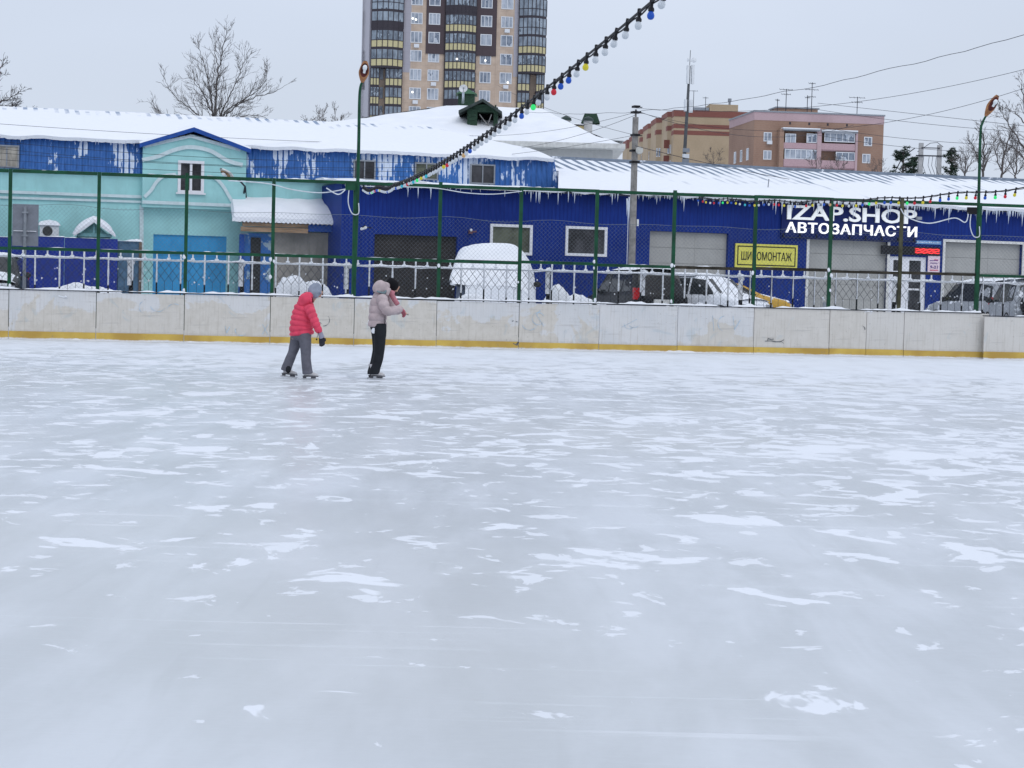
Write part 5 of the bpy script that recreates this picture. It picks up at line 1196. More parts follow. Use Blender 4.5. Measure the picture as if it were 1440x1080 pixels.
limb_tree('bare_tree', 'large spreading leafless tree behind the mint house roof', 84, [
    [(302, 180), (303, 150), (305, 118), (310, 85), (316, 55), (319, 38)], [(301, 176), (297, 140), (292, 110), (284, 80), (277, 60)], [(306, 176), (316, 150), (328, 125), (340, 95), (345, 68)],
    [(307, 178), (316, 158), (335, 145), (358, 130), (372, 115), (376, 96)], [(308, 176), (330, 152), (355, 138), (385, 130), (407, 117)], [(300, 165), (290, 140), (278, 118), (267, 106)],
    [(290, 172), (275, 158), (258, 146), (240, 128), (230, 106)], [(250, 180), (240, 170), (222, 155), (208, 143)], [(310, 176), (330, 168), (360, 162), (395, 176)], [(302, 130), (306, 100), (303, 75), (300, 52)]],
    14, tl=.95, dens=.62, twig=.0065, r0=.050)
limb_tree('bare_tree', 'small pale leafless tree behind the roof between the big tree and the tower', 100, [[(450, 182), (449, 168), (446, 155)], [(452, 180), (455, 165), (458, 150)], [(470, 182), (472, 168), (470, 152)], [(466, 182), (478, 170), (488, 160)], [(445, 182), (437, 172), (428, 168)]], 7, mat=BARK2, tl=.45, dens=.6, twig=.007, r0=.04)
limb_tree('bare_tree', 'leafless tree cut off by the left edge above the roof', 70, [[(-30, 175), (-22, 140), (-10, 110), (5, 88)], [(-28, 170), (-10, 150), (10, 140), (30, 128)], [(-28, 165), (-15, 130), (0, 108)], [(-25, 172), (0, 158), (18, 150), (24, 146)]], 22, tl=.6, dens=.7, twig=.008, r0=.09)
limb_tree('bare_tree', 'tiny bare tree top just above the roof beside the left edge tree', 95, [[(42, 165), (43, 158), (46, 153)], [(41, 165), (37, 159), (34, 156)]], 23, mat=BARK2, tl=.3, dens=.6, twig=.006, r0=.03)
for i, (dd, lab, L_) in enumerate((
    (92, 'leafless tree rising just left of the right lamp post', [[(1382, 250), (1384, 220), (1382, 195), (1378, 175)], [(1384, 240), (1392, 215), (1400, 195)], [(1382, 235), (1372, 215), (1364, 198)]]),
    (95, 'dense leafless tree between the right lamp post and the edge', [[(1408, 250), (1412, 220), (1418, 195), (1425, 180)], [(1408, 240), (1400, 215), (1396, 195)], [(1410, 245), (1425, 225), (1436, 212)]]),
    (86, 'tall leafless tree at the right edge reaching highest', [[(1448, 250), (1446, 200), (1440, 150), (1436, 110)], [(1446, 215), (1428, 190), (1412, 165), (1405, 150)], [(1446, 180), (1430, 160), (1415, 152)], [(1446, 230), (1425, 208), (1400, 196)]]),
    (105, 'low bare tree beside the slim pine', [[(1357, 250), (1358, 232), (1356, 215)], [(1357, 245), (1365, 228), (1372, 215)], [(1357, 245), (1350, 232), (1346, 222)]]),
    (102, 'bare bushy tree at the back right of the lamp post', [[(1428, 250), (1430, 225), (1428, 205)], [(1428, 245), (1418, 225), (1412, 210)], [(1430, 245), (1440, 230)]]))):
    limb_tree('bare_tree', lab, dd, L_, 40+i, tl=.75, dens=.75, twig=.0075, r0=.07, group='bare trees on the right')
for i, (px, py, lab) in enumerate(((1005, 228, 'bare bush in front of the ochre brick block'), (1150, 232, 'bare bush in front of the balconies of the pink block'), (1180, 236, 'thin bare bush right of the balconies of the pink block'), (1235, 240, 'bare bush at the right corner of the pink block'))):
    limb_tree('bare_bush', lab, 110, [[(px, py+8), (px-2, py-5), (px-5, py-16)], [(px+1, py+8), (px+5, py-4), (px+8, py-14)], [(px, py+8), (px-8, py), (px-13, py-8)]], 60+i, mat=BARK2, tl=.45, dens=.6, twig=.006, r0=.03, group='bare bushes before the brick blocks')
# pines
NEED = pm('pine_needles', (.022, .042, .028), .9, var=.5, scale=2, world=True)
def pine(px, py, d, H_, R_, seed, label, snow=.1):
    c = P(px, py, d); t = thing('pine_tree', label, 'tree', (c.x, c.y, c.z-2.0), 0, 'pines behind the workshop'); rnd = random.Random(seed)
    m = MB(); m.tube([(0, 0, 0), (.08, 0, H_+1.8)], [.13, .03], 6)
    lf = MB()
    for k in range(int(42*H_/2)):
        z = 1.3+(H_+.6)*rnd.random()**.85; u = (z-1.3)/(H_+.6); a = rnd.uniform(0, 6.28); l = R_*(1-.62*u)*rnd.uniform(.55, 1.1)
        e_ = Vector((math.cos(a)*l, math.sin(a)*l, z+rnd.uniform(-.1, .3))); m.tube([(0, 0, z-.15), e_*.5+Vector((0, 0, z*.5-.03)), e_], [.03, .02, .008], 4)
        for j in range(9):
            f_ = rnd.uniform(.45, 1.05); p = Vector((e_.x*f_, e_.y*f_, z-.05+(e_.z-z)*f_+rnd.uniform(-.1, .12)))+Vector((rnd.uniform(-.16, .16), rnd.uniform(-.16, .16), 0))
            for q_ in range(14):
                dd = Vector((rnd.gauss(0, 1), rnd.gauss(0, 1), rnd.gauss(.3, .6))).normalized(); sd_ = dd.orthogonal().normalized()*.022; tip = p+dd*rnd.uniform(.1, .2)
                lf.add([p-sd_, p+sd_, tip], [(0, 1, 2)])
    m.build('trunk', BARK, t); lf.build('crown', NEED, t); return t
pine(1268, 246, 112, 1.35, 1.15, 3, 'wide dark pine beside the right end of the pink block')
pine(1283, 248, 114, 1.1, .8, 5, 'low dark pine pressed against the wide one by the pylon')
pine(1336, 246, 112, 1.45, .62, 4, 'slim dark pine right of the two legged pylon')
# ================================================================ lamp posts on the boards
def fence_lamp(name, label, px_base, ptsx, head_px, head_tip, mats):
    s = FB.S(px_base, TF, 420); t = thing(name, label, 'street lamp', FB.w(s, TF, HB), FB.a, 'lamp posts on the rink boards')
    q = []
    for px, py, tt in ptsx:
        a, z = FB.hit(px, py, TF+tt); q.append((a-s, tt, z-HB))
    m = MB(); m.tube([(0, -.0, 0), (q[0][0], 0, q[0][2])], .052, 8); m.build('base_pole', GREEN, t)
    m = MB(); m.tube(bez(q, 5), [.046-.018*i/(5*(len(q)-1)) for i in range(5*(len(q)-1)+1)], 8); m.build('pole', GREEN, t, smooth=True)
    a, z = FB.hit(*head_px, TF+ptsx[-1][2]); b, z2 = FB.hit(*head_tip, TF+ptsx[-1][2]-.22)
    c = Vector((a-s, ptsx[-1][2], z-HB)); d = Vector((b-s, ptsx[-1][2]-.22, z2-HB))-c
    lamp_head(t, c, d, (0.0, .95, .35), d.length, .27, mats); return t
TANL = pm('tan_lamp_housing', (.36, .17, .08), .7, var=.3, scale=8)
fence_lamp('rink_lamp', 'green lamp post with rusty egg shaped head on the left half of the rink boards', 497, [(503, 262, 0), (504.5, 200, 0), (505.5, 140, 0), (507, 122, -.02), (510, 114, -.06)], (509.5, 116), (514, 86), (TANL, DRUST, BULBW))
fence_lamp('rink_lamp', 'green lamp post with rusty head leaning right near the right edge of the photo', 1373, [(1376, 296, 0), (1377.5, 230, 0), (1379, 185, 0), (1381.5, 173, -.02), (1387, 162, -.06)], (1386, 163.5), (1403, 134), (TANL, DRUST, BULBW))
# junction boxes and white leads on the top rail
for px, lab in ((492, 'green junction box with dangling white lead by the left lamp post'), (1365, 'dark junction box with dangling white lead by the right lamp post')):
    s, z = FB.hit(px, 263 if px < 600 else 297, TF); t = frame_thing(FB, 'junction_box', lab, 'junction box', s, TF-.08, z)
    m = MB(); m.box(-.12, .12, -.05, .05, -.08, .10); m.build('box', GREEN if px < 600 else BLACKIRON, t)
    m = MB(); m.tube(bez([(-.03, -.02, -.08), (-.04, -.02, -.40), (.06, -.03, -.66), (.22, -.03, -.66), (.22, -.02, -.4)]), .014, 5)
    m.tube(bez([(-.1, -.03, -.05), (-.3, -.03, -.2), (-.6, -.03, -.05)] if px < 600 else [(-.1, -.03, 0), (-.18, -.03, -.3), (-.5, -.03, -.2), (-1.2, -.03, -.36), (-1.8, -.03, -.22), (-2.0, -.03, -.0)]), .016, 5)
    m.build('white_lead', WHITECABLE, t)
s0, z0 = FB.hit(385, 262, TF); s1, z1 = FB.hit(490, 268, TF)
m = MB(); m.tube(bez([(FB.S(318, TF), TF-.05, FB.hit(318, 254, TF)[1]), (FB.S(372, TF), TF-.06, FB.hit(372, 258, TF)[1]), (FB.S(410, TF), TF-.06, FB.hit(410, 267, TF)[1]), (FB.S(450, TF), TF-.06, FB.hit(450, 271, TF)[1]), (FB.S(487, TF), TF-.06, FB.hit(487, 265, TF)[1])]), .014, 5)
m.tube(bez([(FB.S(505, TF), TF-.06, FB.hit(505, 262, TF)[1]), (FB.S(600, TF), TF-.06, FB.hit(600, 264, TF)[1]), (FB.S(650, TF), TF-.06, FB.hit(650, 271, TF)[1]), (FB.S(690, TF), TF-.06, FB.hit(690, 273, TF)[1]), (FB.S(730, TF), TF-.06, FB.hit(730, 269, TF)[1])]), .012, 5)
o = m.build('white_lead', WHITECABLE, None, loc=FB.w(0, 0, 0), rot=(0, 0, FB.a)); tag(o, 'white cable sagging along the top rail of the green fence', 'cable')

# ================================================================ festoon lights
BC = {'w': (.62, .66, .70), 'b': (.02, .10, .50), 'y': (.72, .62, .05), 'r': (.62, .03, .05), 'g': (.02, .72, .18), 'o': (.65, .42, .2), 'c': (.05, .50, .62)}
BM = {k: (pm('bulb_'+k, c, .35, var=.03) if k not in 'g' else emit_mat('bulb_'+k, (.02, .9, .2), .45, (.02, .5, .12))) for k, c in BC.items()}
SOCK = pm('black_lamp_socket', (.015, .015, .018), .5)
_sk = MB().lathe([(.018, .035), (.022, .03), (.022, -.01), (.017, -.015), (.017, -.05), (.030, -.07), (.030, -.095), (.02, -.096)], n=8)
_bb = MB().lathe([(.017, -.094), (.030, -.112), (.0375, -.135), (.034, -.158), (.020, -.174), (.001, -.179)], n=10)
def festoon(name, label, fn, u0, u1, n, colours, size=1.0, tail=None):
    """fn(y) -> point on the cable at depth y"""
    base = fn(u0); t = thing(name, label, 'string lights', base)
    ys = [u0+(u1-u0)*i/(n-1) for i in range(n)]
    m = MB(); q = [fn(u0+(u1-u0)*i/(4*n))-base for i in range(4*n+1)]
    if tail: q = [fn(tail)-base]+q
    m.tube(q, .010, 5); m.tube([p+Vector((.012, 0, -.012+.006*math.sin(i))) for i, p in enumerate(q)], .006, 4); m.build('cable', CABLE, t)
    sk0 = None; bm0 = {}
    for i, y in enumerate(ys):
        p = fn(y)-base; rz = random.Random(i).uniform(-.14, .14)
        if sk0 is None: sk0 = _sk.build('socket', SOCK, t, smooth=True); s_ = sk0
        else: s_ = sk0.copy(); col.objects.link(s_); s_.parent = t
        s_.location = p; s_.rotation_euler = (rz, rz*.8+.12, 0); s_.scale = (size,)*3
        c = colours[i % len(colours)]
        if c not in bm0: bm0[c] = _bb.build('bulb', BM[c], s_, smooth=True)
        else: b = bm0[c].copy(); col.objects.link(b); b.parent = s_
    return t
near = 'wwwbwwwwwywbbrwwgwbwwwwwwwwwwbwowwwwrywwwwwwcwywgwcwwrwwcwwwbww'   # from the camera end
def fnL(y): return Vector((.92-(y-12.6)*.1275, y, 3.14+.00118*(y-23.5)**2+.13*(1-((y-12)/38.5)**2)+(.03*math.sin(y*.9) if y > 38 else 0)))
yP = FB.w(FB.S(503, TF, 262), TF, 0).y
festoon('string_lights', 'long string of bulbs with black sockets running overhead from the left lamp post', fnL, 11.85, yP-.15, 90, near, size=.68, tail=2)
def fnR(y): return Vector((4.8+(51.8-y)*.154, y, 3.30+.00140*(y-29)**2+.02*math.sin(y*1.7)))
festoon('string_lights', 'string of coloured bulbs hanging along the fence top towards the right edge', fnR, 29.2, 52.1, 57, 'gyrygwyrgbrygbbryrgybbygbywyrobwyrwbwyrrwbwybcwybygbrwyrbc', size=.72, tail=20)

# ================================================================ vehicles
CARG = pm('car_glass', (.03, .033, .036), .08, var=.3); TYRE = pm('tyre_rubber', (.02, .02, .02), .85); RIM = pm('wheel_rim', (.16, .165, .17), .4, metal=.4)
LAMPR = pm('red_tail_lamp', (.42, .015, .02), .25); LAMPW = pm('clear_headlamp', (.45, .47, .5), .2); PLATE = pm('number_plate', (.62, .62, .6), .5); TRIM = pm('black_car_trim', (.025, .025, .027), .6)
def vehicle(name, label, px, t, rz, st, paint, dz=0, gl=None, lamps=(), wheels=(), mirrors=(), cat='car', group='vehicles parked behind the rink'):
    s = FB.S(px, t, 420); o = thing(name, label, cat, FB.w(s, t, G+dz), FB.a+rz, group)
    m = MB(); rings = []
    for x, zl, zb, zt, wl, wt in st:
        h = [(0, zl), (wl*.86, zl), (wl*.98, zl+.1), (wl*1.0, (zl+zb)*.5), (wl*.985, zb-.05), (wl*.95, zb), (wt+(wl*.95-wt)*.5, zb+(zt-zb)*.5), (wt, zt-(zt-zb)*.12-.01), (wt*.86, zt-.015), (wt*.45, zt), (0, zt+.006)]
        rings.append([(x, y, z) for y, z in h]+[(x, -y, z) for y, z in h[-2:0:-1]])
    n = len(rings[0]); m.add([v for r in rings for v in r], [(i*n+k, i*n+(k+1) % n, (i+1)*n+(k+1) % n, (i+1)*n+k) for i in range(len(rings)-1) for k in range(n)]+[tuple(range(n)), tuple((len(rings)-1)*n+k for k in range(n-1, -1, -1))])
    m.build('body', paint, o, smooth=True)
    def yat(x, z):
        for i in range(len(st)-1):
            a, b = st[i], st[i+1]
            if min(a[0], b[0]) <= x <= max(a[0], b[0]):
                f = (x-a[0])/(b[0]-a[0]); q = [a[k]+(b[k]-a[k])*f for k in range(6)]; zb, zt, wl, wt = q[2], q[3], q[4]*.95, q[5]
                return wl+(wt-wl)*min(1, max(0, (z-zb)/max(.05, (zt-zb)*.88)))
        return st[0][4]
    for w in (gl or {}).get('side', ()):
        for sg_ in (1, -1):
            m = MB(); k = len(w); vs = [(x, sg_*(yat(x, z)+.014), z) for x, z in w]+[(x, sg_*(yat(x, z)-.02), z) for x, z in w]
            m.add(vs, [tuple(range(k)), tuple(range(2*k-1, k-1, -1))]+[(i, (i+1) % k, (i+1) % k+k, i+k) for i in range(k)]); m.build('side_window', CARG, o)
    for nm in ('windshield', 'rear_window'):
        if nm in (gl or {}):
            (x0, z0, w0), (x1, z1, w1) = gl[nm]; m = MB(); d = Vector((x1-x0, 0, z1-z0)); nrm = Vector((d.z, 0, -d.x)).normalized()*(.02 if nm == 'windshield' else -.02)
            if nm == 'windshield' and nrm.x < 0 and x0 > x1: nrm = -nrm
            if nm == 'rear_window' and nrm.x > 0: nrm = -nrm
            m.quad((x0+nrm.x, -w0, z0+nrm.z), (x0+nrm.x, w0, z0+nrm.z), (x1+nrm.x, w1, z1+nrm.z), (x1+nrm.x, -w1, z1+nrm.z)); m.build(nm, CARG, o)
    for x, r, w_ in wheels:
        for sg_ in (1, -1):
            m = MB(); m.lathe([(r*.62, -.1), (r*.94, -.1), (r, -.05), (r, .05), (r*.94, .1), (r*.62, .1)], (x, sg_*(w_-.09), r), (0, sg_, 0), 20); wh = m.build('wheel', TYRE, o, smooth=True)
            m = MB(); m.lathe([(.001, .06), (r*.2, .075), (r*.25, .05), (r*.6, .07), (r*.64, .1)], (x, sg_*(w_-.09), r), (0, sg_, 0), 14); m.build('rim', RIM, wh)
            m = MB(); n_ = 14
            m.tube([(x+(r+.05)*math.cos(math.pi*k/n_), sg_*(w_-.02), r+(r+.05)*math.sin(math.pi*k/n_)) for k in range(n_+1)], .035, 5); m.build('wheel_arch', TRIM, o)
    for nm, mt, (x, y, z), (dx, dy, dz_) in lamps:
        m = MB(); m.box(x-dx, x+dx, y-dy, y+dy, z-dz_, z+dz_); m.build(nm, mt, o)
    for x, y, z in mirrors:
        for sg_ in (1, -1): m = MB(); m.ball((x, sg_*(y+.12), z), .11, 8, 6, (.5, 1, .75)); m.tube([(x, sg_*(y-.08), z-.06), (x, sg_*(y+.1), z-.02)], .025, 5); m.build('mirror', TRIM, o, smooth=True)
    return o
def shell(o, name, st, zcut, infl, seed, mat=SNOW, y0=-1, y1=1, nx=26, ny=16):
    """snow lying on top of a vehicle: follows the body stations, inflated, with a ragged lower edge"""
    def q(u, v):
        x = st[0][0]+(st[-1][0]-st[0][0])*u
        for i in range(len(st)-1):
            a, b = st[i], st[i+1]
            if min(a[0], b[0])-1e-6 <= x <= max(a[0], b[0])+1e-6:
                f = (x-a[0])/(b[0]-a[0]); c = [a[k]+(b[k]-a[k])*f for k in range(6)]; break
        y = y0+(y1-y0)*v; ay = abs(y); zb, zt, wl, wt = c[2], c[3], c[4]*.95, c[5]
        # superelliptic section between the lower cut and the roof
        zc = zcut(x) if callable(zcut) else zcut
        ang = math.pi*(1-v); sy = math.cos(ang); sz = math.sin(ang)
        yy = (wl+infl)*(abs(sy)**.45)*(1 if sy >= 0 else -1)*(1 if sz < .5 else (wt+(wl-wt)*.4)/wl)
        z = zc+(zt+infl-zc)*sz**.42
        k = mn.noise(Vector((x*2.2, yy*2.2, z*2+seed)))*.045
        return (x, yy*(1+k), z+k*1.4)
    m = MB(); m.grid(q, nx, ny)
    for e in (0, 1): 
        ring = [q(e, j/ny) for j in range(ny+1)]; m.add(ring, [tuple(range(ny+1))])
    return m.build(name, mat, o, smooth=True)
P_SNOWY = lambda n, c, a: pm(n, c, .35, var=.05, snow=a, sscale=2.6)
# snow buried van facing the rink
VAN = [(0, .45, .95, 1.0, .80, .70), (.10, .28, .98, 1.08, .97, .78), (.55, .25, 1.15, 1.28, 1.0, .84), (1.25, .25, 1.25, 2.02, 1.02, .82), (1.6, .25, 1.25, 2.18, 1.02, .84), (4.6, .25, 1.25, 2.2, 1.02, .84), (4.9, .35, 1.2, 2.05, .98, .8)]
VAN = [(2.4-x, a, b, c, d, e*.78) for x, a, b, c, d, e in VAN]
GREYP = pm('grey_van_paint', (.11, .13, .18), .4, var=.1, snow=.05, sscale=1.5)
VT = 6.0
van = vehicle('van', 'grey van buried in snow except its lower left corner', 693, VT+1.2, -math.pi/2-R(11), VAN, GREYP, dz=-.08, wheels=((1.7, .34, 1.0), (-1.6, .34, 1.0)), mirrors=((1.35, 1.16, 1.22),), cat='van',
    gl={'side': (((1.5, 1.3), (.95, 1.95), (.1, 2.0), (.1, 1.3)), ((-.1, 1.3), (-.1, 2.0), (-1.6, 2.0), (-1.6, 1.3)))}, lamps=(('headlight', LAMPW, (2.33, .72, .72), (.05, .17, .12)), ('headlight', LAMPW, (2.33, -.72, .72), (.05, .17, .12)), ('bumper', TRIM, (2.40, 0, .42), (.06, .9, .12))))
VS = [(2.62, 0, .9, 1.05, .9, .8), (2.35, 0, 1.1, 1.32, .98, .85), (1.9, 0, 1.25, 1.65, 1.03, .9), (1.45, 0, 1.25, 2.1, 1.04, .92), (.9, 0, 1.25, 2.24, 1.05, .95), (-2.2, 0, 1.25, 2.26, 1.05, .93), (-2.5, 0, 1.2, 2.15, 1.0, .9)]
def van_shell(name, y_off, w0, zc):
    m = MB()
    def q(u, v):
        x = 2.62-5.1*u
        for i in range(len(VS)-1):
            a, b = VS[i], VS[i+1]
            if b[0]-1e-6 <= x <= a[0]+1e-6: f = (x-a[0])/(b[0]-a[0]); c = [a[k]+(b[k]-a[k])*f for k in range(6)]; break
        ang = math.pi*(1-v); sy, sz = math.cos(ang), math.sin(ang); wd = c[4]+.10-(.16*sz**3)
        edge = zc if sy > -.2 else zc+(.85+.35*mn.noise(Vector((x*1.5, 0, 3))))*min(1, (-.2-sy)*2.2)
        y = wd*(abs(sy)**.42)*(1 if sy > 0 else -1); z = edge+(c[3]+.10-edge)*sz**.40
        if sy < 0 and z < 1.15 and u > .0: y *= .86       # bare lower side on the left of the photo
        y *= 1.08-.20*max(0, (z-.8)/1.5)**1.25
        k = mn.noise(Vector((x*1.1, y*1.1, z*1.3)))*.10+mn.noise(Vector((x*5, y*5, z*5)))*.015
        return (x+(k if u < .05 else 0), y*(1+k*.6), z+k*min(1, u*9+.2))
    m.grid(q, 40, 34); ring = [q(0, j/34) for j in range(35)]
    # front skirt of snow over the nose
    m.grid(lambda u, v: (2.62+.06*math.sin(math.pi*v)+.02*mn.noise(Vector((u*6, v*4, 0))), q(0, .34+.66*u)[1]*(1-.0*v), q(0, .34+.66*u)[2]*(1-v)+(.35+.12*mn.noise(Vector((u*7, 2, 2))))*v), 34, 8)
    return m.build(name, SNOW, van, smooth=True)
van_shell('snow_cover', 0, 1, .30)
HATCH = lambda L_, H_, W_: [(-L_/2, .45, .8, .95, W_*.8, W_*.7), (-L_/2+.08, .3, .9, 1.05, W_*.95, W_*.76), (-L_/2+.35, .25, .92, H_*.93, W_, W_*.74), (-L_/2+.8, .25, .92, H_, W_, W_*.76), (L_*.02, .25, .92, H_, W_, W_*.77), (L_*.14, .25, .92, H_*.95, W_, W_*.75), (L_*.28, .25, .95, 1.02, W_, W_*.84), (L_*.44, .26, .82, .88, W_*.96, W_*.8), (L_/2, .4, .68, .74, W_*.8, W_*.66)]
def car(name, label, px, t, rz, L_, H_, W_, paint, snow=None, dz=0, **kw):
    st = HATCH(L_, H_, W_)
    gl = {'side': (((L_*.25, .98), (L_*.135, H_*.91), (L_*.02, H_*.94), (L_*.02, .98)), ((-L_*.0, .98), (-L_*.0, H_*.94), (-L_*.22, H_*.93), (-L_*.22, .98)), ((-L_*.24, 1.0), (-L_*.24, H_*.92), (-L_*.36, H_*.89), (-L_*.40, 1.02))),
          'windshield': ((L_*.275, 1.0, W_*.78), (L_*.145, H_*.92, W_*.68)), 'rear_window': ((-L_/2+.14, 1.0, W_*.82), (-L_/2+.36, H_*.93, W_*.68))}
    lm = [('headlight', LAMPW, (L_/2-.07, s_*W_*.66, .66), (.07, .16, .08)) for s_ in (1, -1)]+[('tail_lamp', LAMPR, (-L_/2+.10, s_*W_*.84, .95), (.07, .10, .16)) for s_ in kw.pop('tails', (1, -1))]
    lm += [('bumper', TRIM, (L_/2-.03, 0, .42), (.06, W_*.8, .09)), ('bumper', TRIM, (-L_/2+.03, 0, .45), (.06, W_*.86, .10)), ('number_plate', PLATE, (-L_/2-.04, 0, .55), (.01, .26, .055))]
    lm += list(kw.pop('extra', ()))
    o = vehicle(name, label, px, t, rz, st, paint, dz, gl, lm, ((L_*.31, .31, W_), (-L_*.30, .31, W_)), ((L_*.19, W_*.95, 1.02),), **kw)
    if snow:
        zc, inf = snow; m = MB()
        def roofs(u, v):
            x = -L_/2+.45+(L_*.5-.30)*u; y = W_*.80*(2*v-1); k = 1-abs(2*v-1)**4; e = min(1, min(u, 1-u)*8)**.5
            return (x, y, H_+.012-.05*abs(2*v-1)**3+inf*k*e*(1+.3*mn.noise(Vector((x*2, y*2, px)))))
        m.grid(roofs, 18, 10)
        def hood(u, v):
            x = L_*.27+L_*.20*u; y = W_*.86*(2*v-1); zt = 1.03+(.86-1.03)*min(1, u*1.15); k = 1-abs(2*v-1)**4; e = min(1, (1-u)*6+.1)**.5
            return (x, y, zt+.012-.06*abs(2*v-1)**3+inf*.8*k*e*(1+.3*mn.noise(Vector((x*3, y*3, px)))))
        m.grid(hood, 12, 10); m.build('snow_cover', SNOW, o, smooth=True)
    return o
BLACKP = P_SNOWY('black_car_paint', (.010, .010, .012), .0); SILV = pm('silver_car_paint', (.33, .35, .38), .35, var=.06, snow=.1, sscale=3)
WHITEP = P_SNOWY('snow_plastered_paint', (.32, .34, .37), .72); YELP = P_SNOWY('yellow_car_paint', (.50, .30, .05), .06); DREDP = P_SNOWY('dark_red_car_paint', (.10, .015, .02), .35)
a = car('parked_car', 'black car with snow on its bonnet at the left edge behind the road sign', -12, 4.6, -math.pi/2, 4.3, 1.52, .88, BLACKP, (1, .08), extra=(('number_plate', PLATE, (2.17, 0, .50), (.012, .26, .06)), ('grille', TRIM, (2.12, 0, .62), (.05, .5, .10)), ('bumper_snow', SNOW, (2.15, 0, .77), (.07, .6, .03)), ('bumper_snow', SNOW, (2.19, 0, .30), (.05, .7, .04))))
fit_text('503 77', -.2, .2, -.04, .04, 0, .004, .01).build('plate_letters', BLK, a, loc=(2.19, 0, .50), rot=(0, 0, math.pi/2))
b = car('parked_car', 'dark off-road car with red tail lamp showing between the concrete pole and the white car', 893, 5.2, R(97), 4.2, 1.64, .84, BLACKP, (1, .05), tails=(1,), extra=(('number_plate', PLATE, (-2.15, 0, .75), (.01, .26, .055)),))
c = car('parked_car', 'snow plastered hatchback facing right in front of the pale garage door', 990, 4.6, R(-52), 3.7, 1.52, .84, WHITEP, (1, .05))
d = car('parked_car', 'yellow car with its bonnet sloping right under the yellow sign', 1010, 6.2, R(-8), 4.2, 1.38, .86, YELP, (1, .02))
e = car('parked_car', 'silver hatchback facing left before the rightmost garage door', 1383, 7.0, R(100), 4.1, 1.62, .86, SILV, (1, .05), tails=())
f = car('parked_car', 'silver off-road car seen from behind with a snow topped spare wheel', 1446, 3.5, R(80), 3.6, 1.66, .88, SILV, (1, .06), tails=(-1,))
m = MB(); m.lathe([(.001, .10), (.12, .13), (.26, .13), (.36, .10), (.37, 0), (.36, -.10), (.001, -.10)], (-1.90, .33, .92), (-1, 0, 0), 24); sw_ = m.build('spare_wheel', TYRE, f, smooth=True)
m = MB(); m.tube([(-1.94, .33+.40*math.cos(math.pi*(.2+.6*k/12)), .92+.40*math.sin(math.pi*(.2+.6*k/12))) for k in range(13)], .05, 6); m.build('wheel_snow', SNOW, sw_, smooth=True)
# red lens ring on the silver car's rear quarter
m = MB(); m.tube(bez([(-1.90, .895, 1.02), (-1.75, .90, 1.05), (-1.72, .90, .9), (-1.75, .90, .68), (-1.88, .895, .66), (-1.95, .88, .85), (-1.90, .895, 1.02)]), .055, 6); m.build('tail_lamp', LAMPR, e, smooth=True)

# ================================================================ skaters
def limb(mb, pts, n=20, steps=6, quilt=0, qa=.0, power=1.0, ref=(0, 1, 0)):
    """closed tube through (x,y,z, rx, ry): rx across, ry along the reference depth axis"""
    pts = [tuple(p) for p in pts]; q = bez(pts, steps); m = len(q); vs = []; L_ = 0; prev = None
    for i, p in enumerate(q):
        c = Vector(p[:3]); t = (Vector(q[min(i+1, m-1)][:3])-Vector(q[max(i-1, 0)][:3])).normalized(); rf = Vector(ref)
        b = (rf-t*rf.dot(t)).normalized(); a = t.cross(b)
        if prev is not None: L_ += (c-prev).length
        prev = c; k = 1
        if quilt: k = 1+qa*(abs(math.sin(math.pi*L_/quilt))**.6-.6)
        e = min(i, m-1-i)
        for j in range(n):
            w_ = 2*math.pi*j/n; vs.append(c+a*math.cos(w_)*p[3]*k+b*math.sin(w_)*p[4]*k)
    mb.add(vs, [(i*n+k, i*n+(k+1) % n, (i+1)*n+(k+1) % n, (i+1)*n+k) for i in range(m-1) for k in range(n)]+[tuple(range(n-1, -1, -1)), tuple(range((m-1)*n, m*n))])
def fuse(mb, name, mat, parent, voxel=.010, smooth=3, top=None):
    o = mb.build(name, mat, parent, smooth=True)
    r = o.modifiers.new('remesh', 'REMESH'); r.mode = 'VOXEL'; r.voxel_size = voxel; r.use_smooth_shade = True
    if smooth: s_ = o.modifiers.new('smooth', 'SMOOTH'); s_.iterations = smooth; s_.factor = .5
    return o
SKIN = pm('skin', (.50, .30, .22), .6, var=.06); SKIN.node_tree.nodes['Principled BSDF'].inputs['Subsurface Weight'].default_value = .1
def cloth(name, c, rough=.8, bump=.3, sc_=70, **k): return pm(name, c, rough, var=.14, scale=9, bump=bump, bscale=sc_, **k)
CORAL = cloth('coral_nylon', (.66, .06, .115), .55); GREYT = cloth('grey_ski_fabric', (.12, .12, .145)); HATG = cloth('grey_knit', (.27, .30, .37), .95, .8, 90)
MAUVE = cloth('mauve_puffer_fabric', (.45, .37, .375), .6); BLKT = cloth('black_trouser_fabric', (.014, .016, .020), .8); BLKH = cloth('black_knit', (.006, .006, .008), .95, .5)
PINKS = cloth('pink_scarf_knit', (.50, .20, .235), .95, .8, 60); GLOVE = cloth('striped_glove_knit', (.03, .03, .04)); GLOVEG = cloth('grey_glove_cuff', (.30, .30, .38))
BOOT = pm('white_skate_boot', (.48, .47, .48), .45, var=.1, dirt=.2); BOOTD = pm('dark_skate_sole', (.10, .10, .11), .6); STEEL = pm('skate_blade_steel', (.62, .63, .65), .4, metal=.5); PHONE = pm('phone_case', (.16, .20, .18), .4)
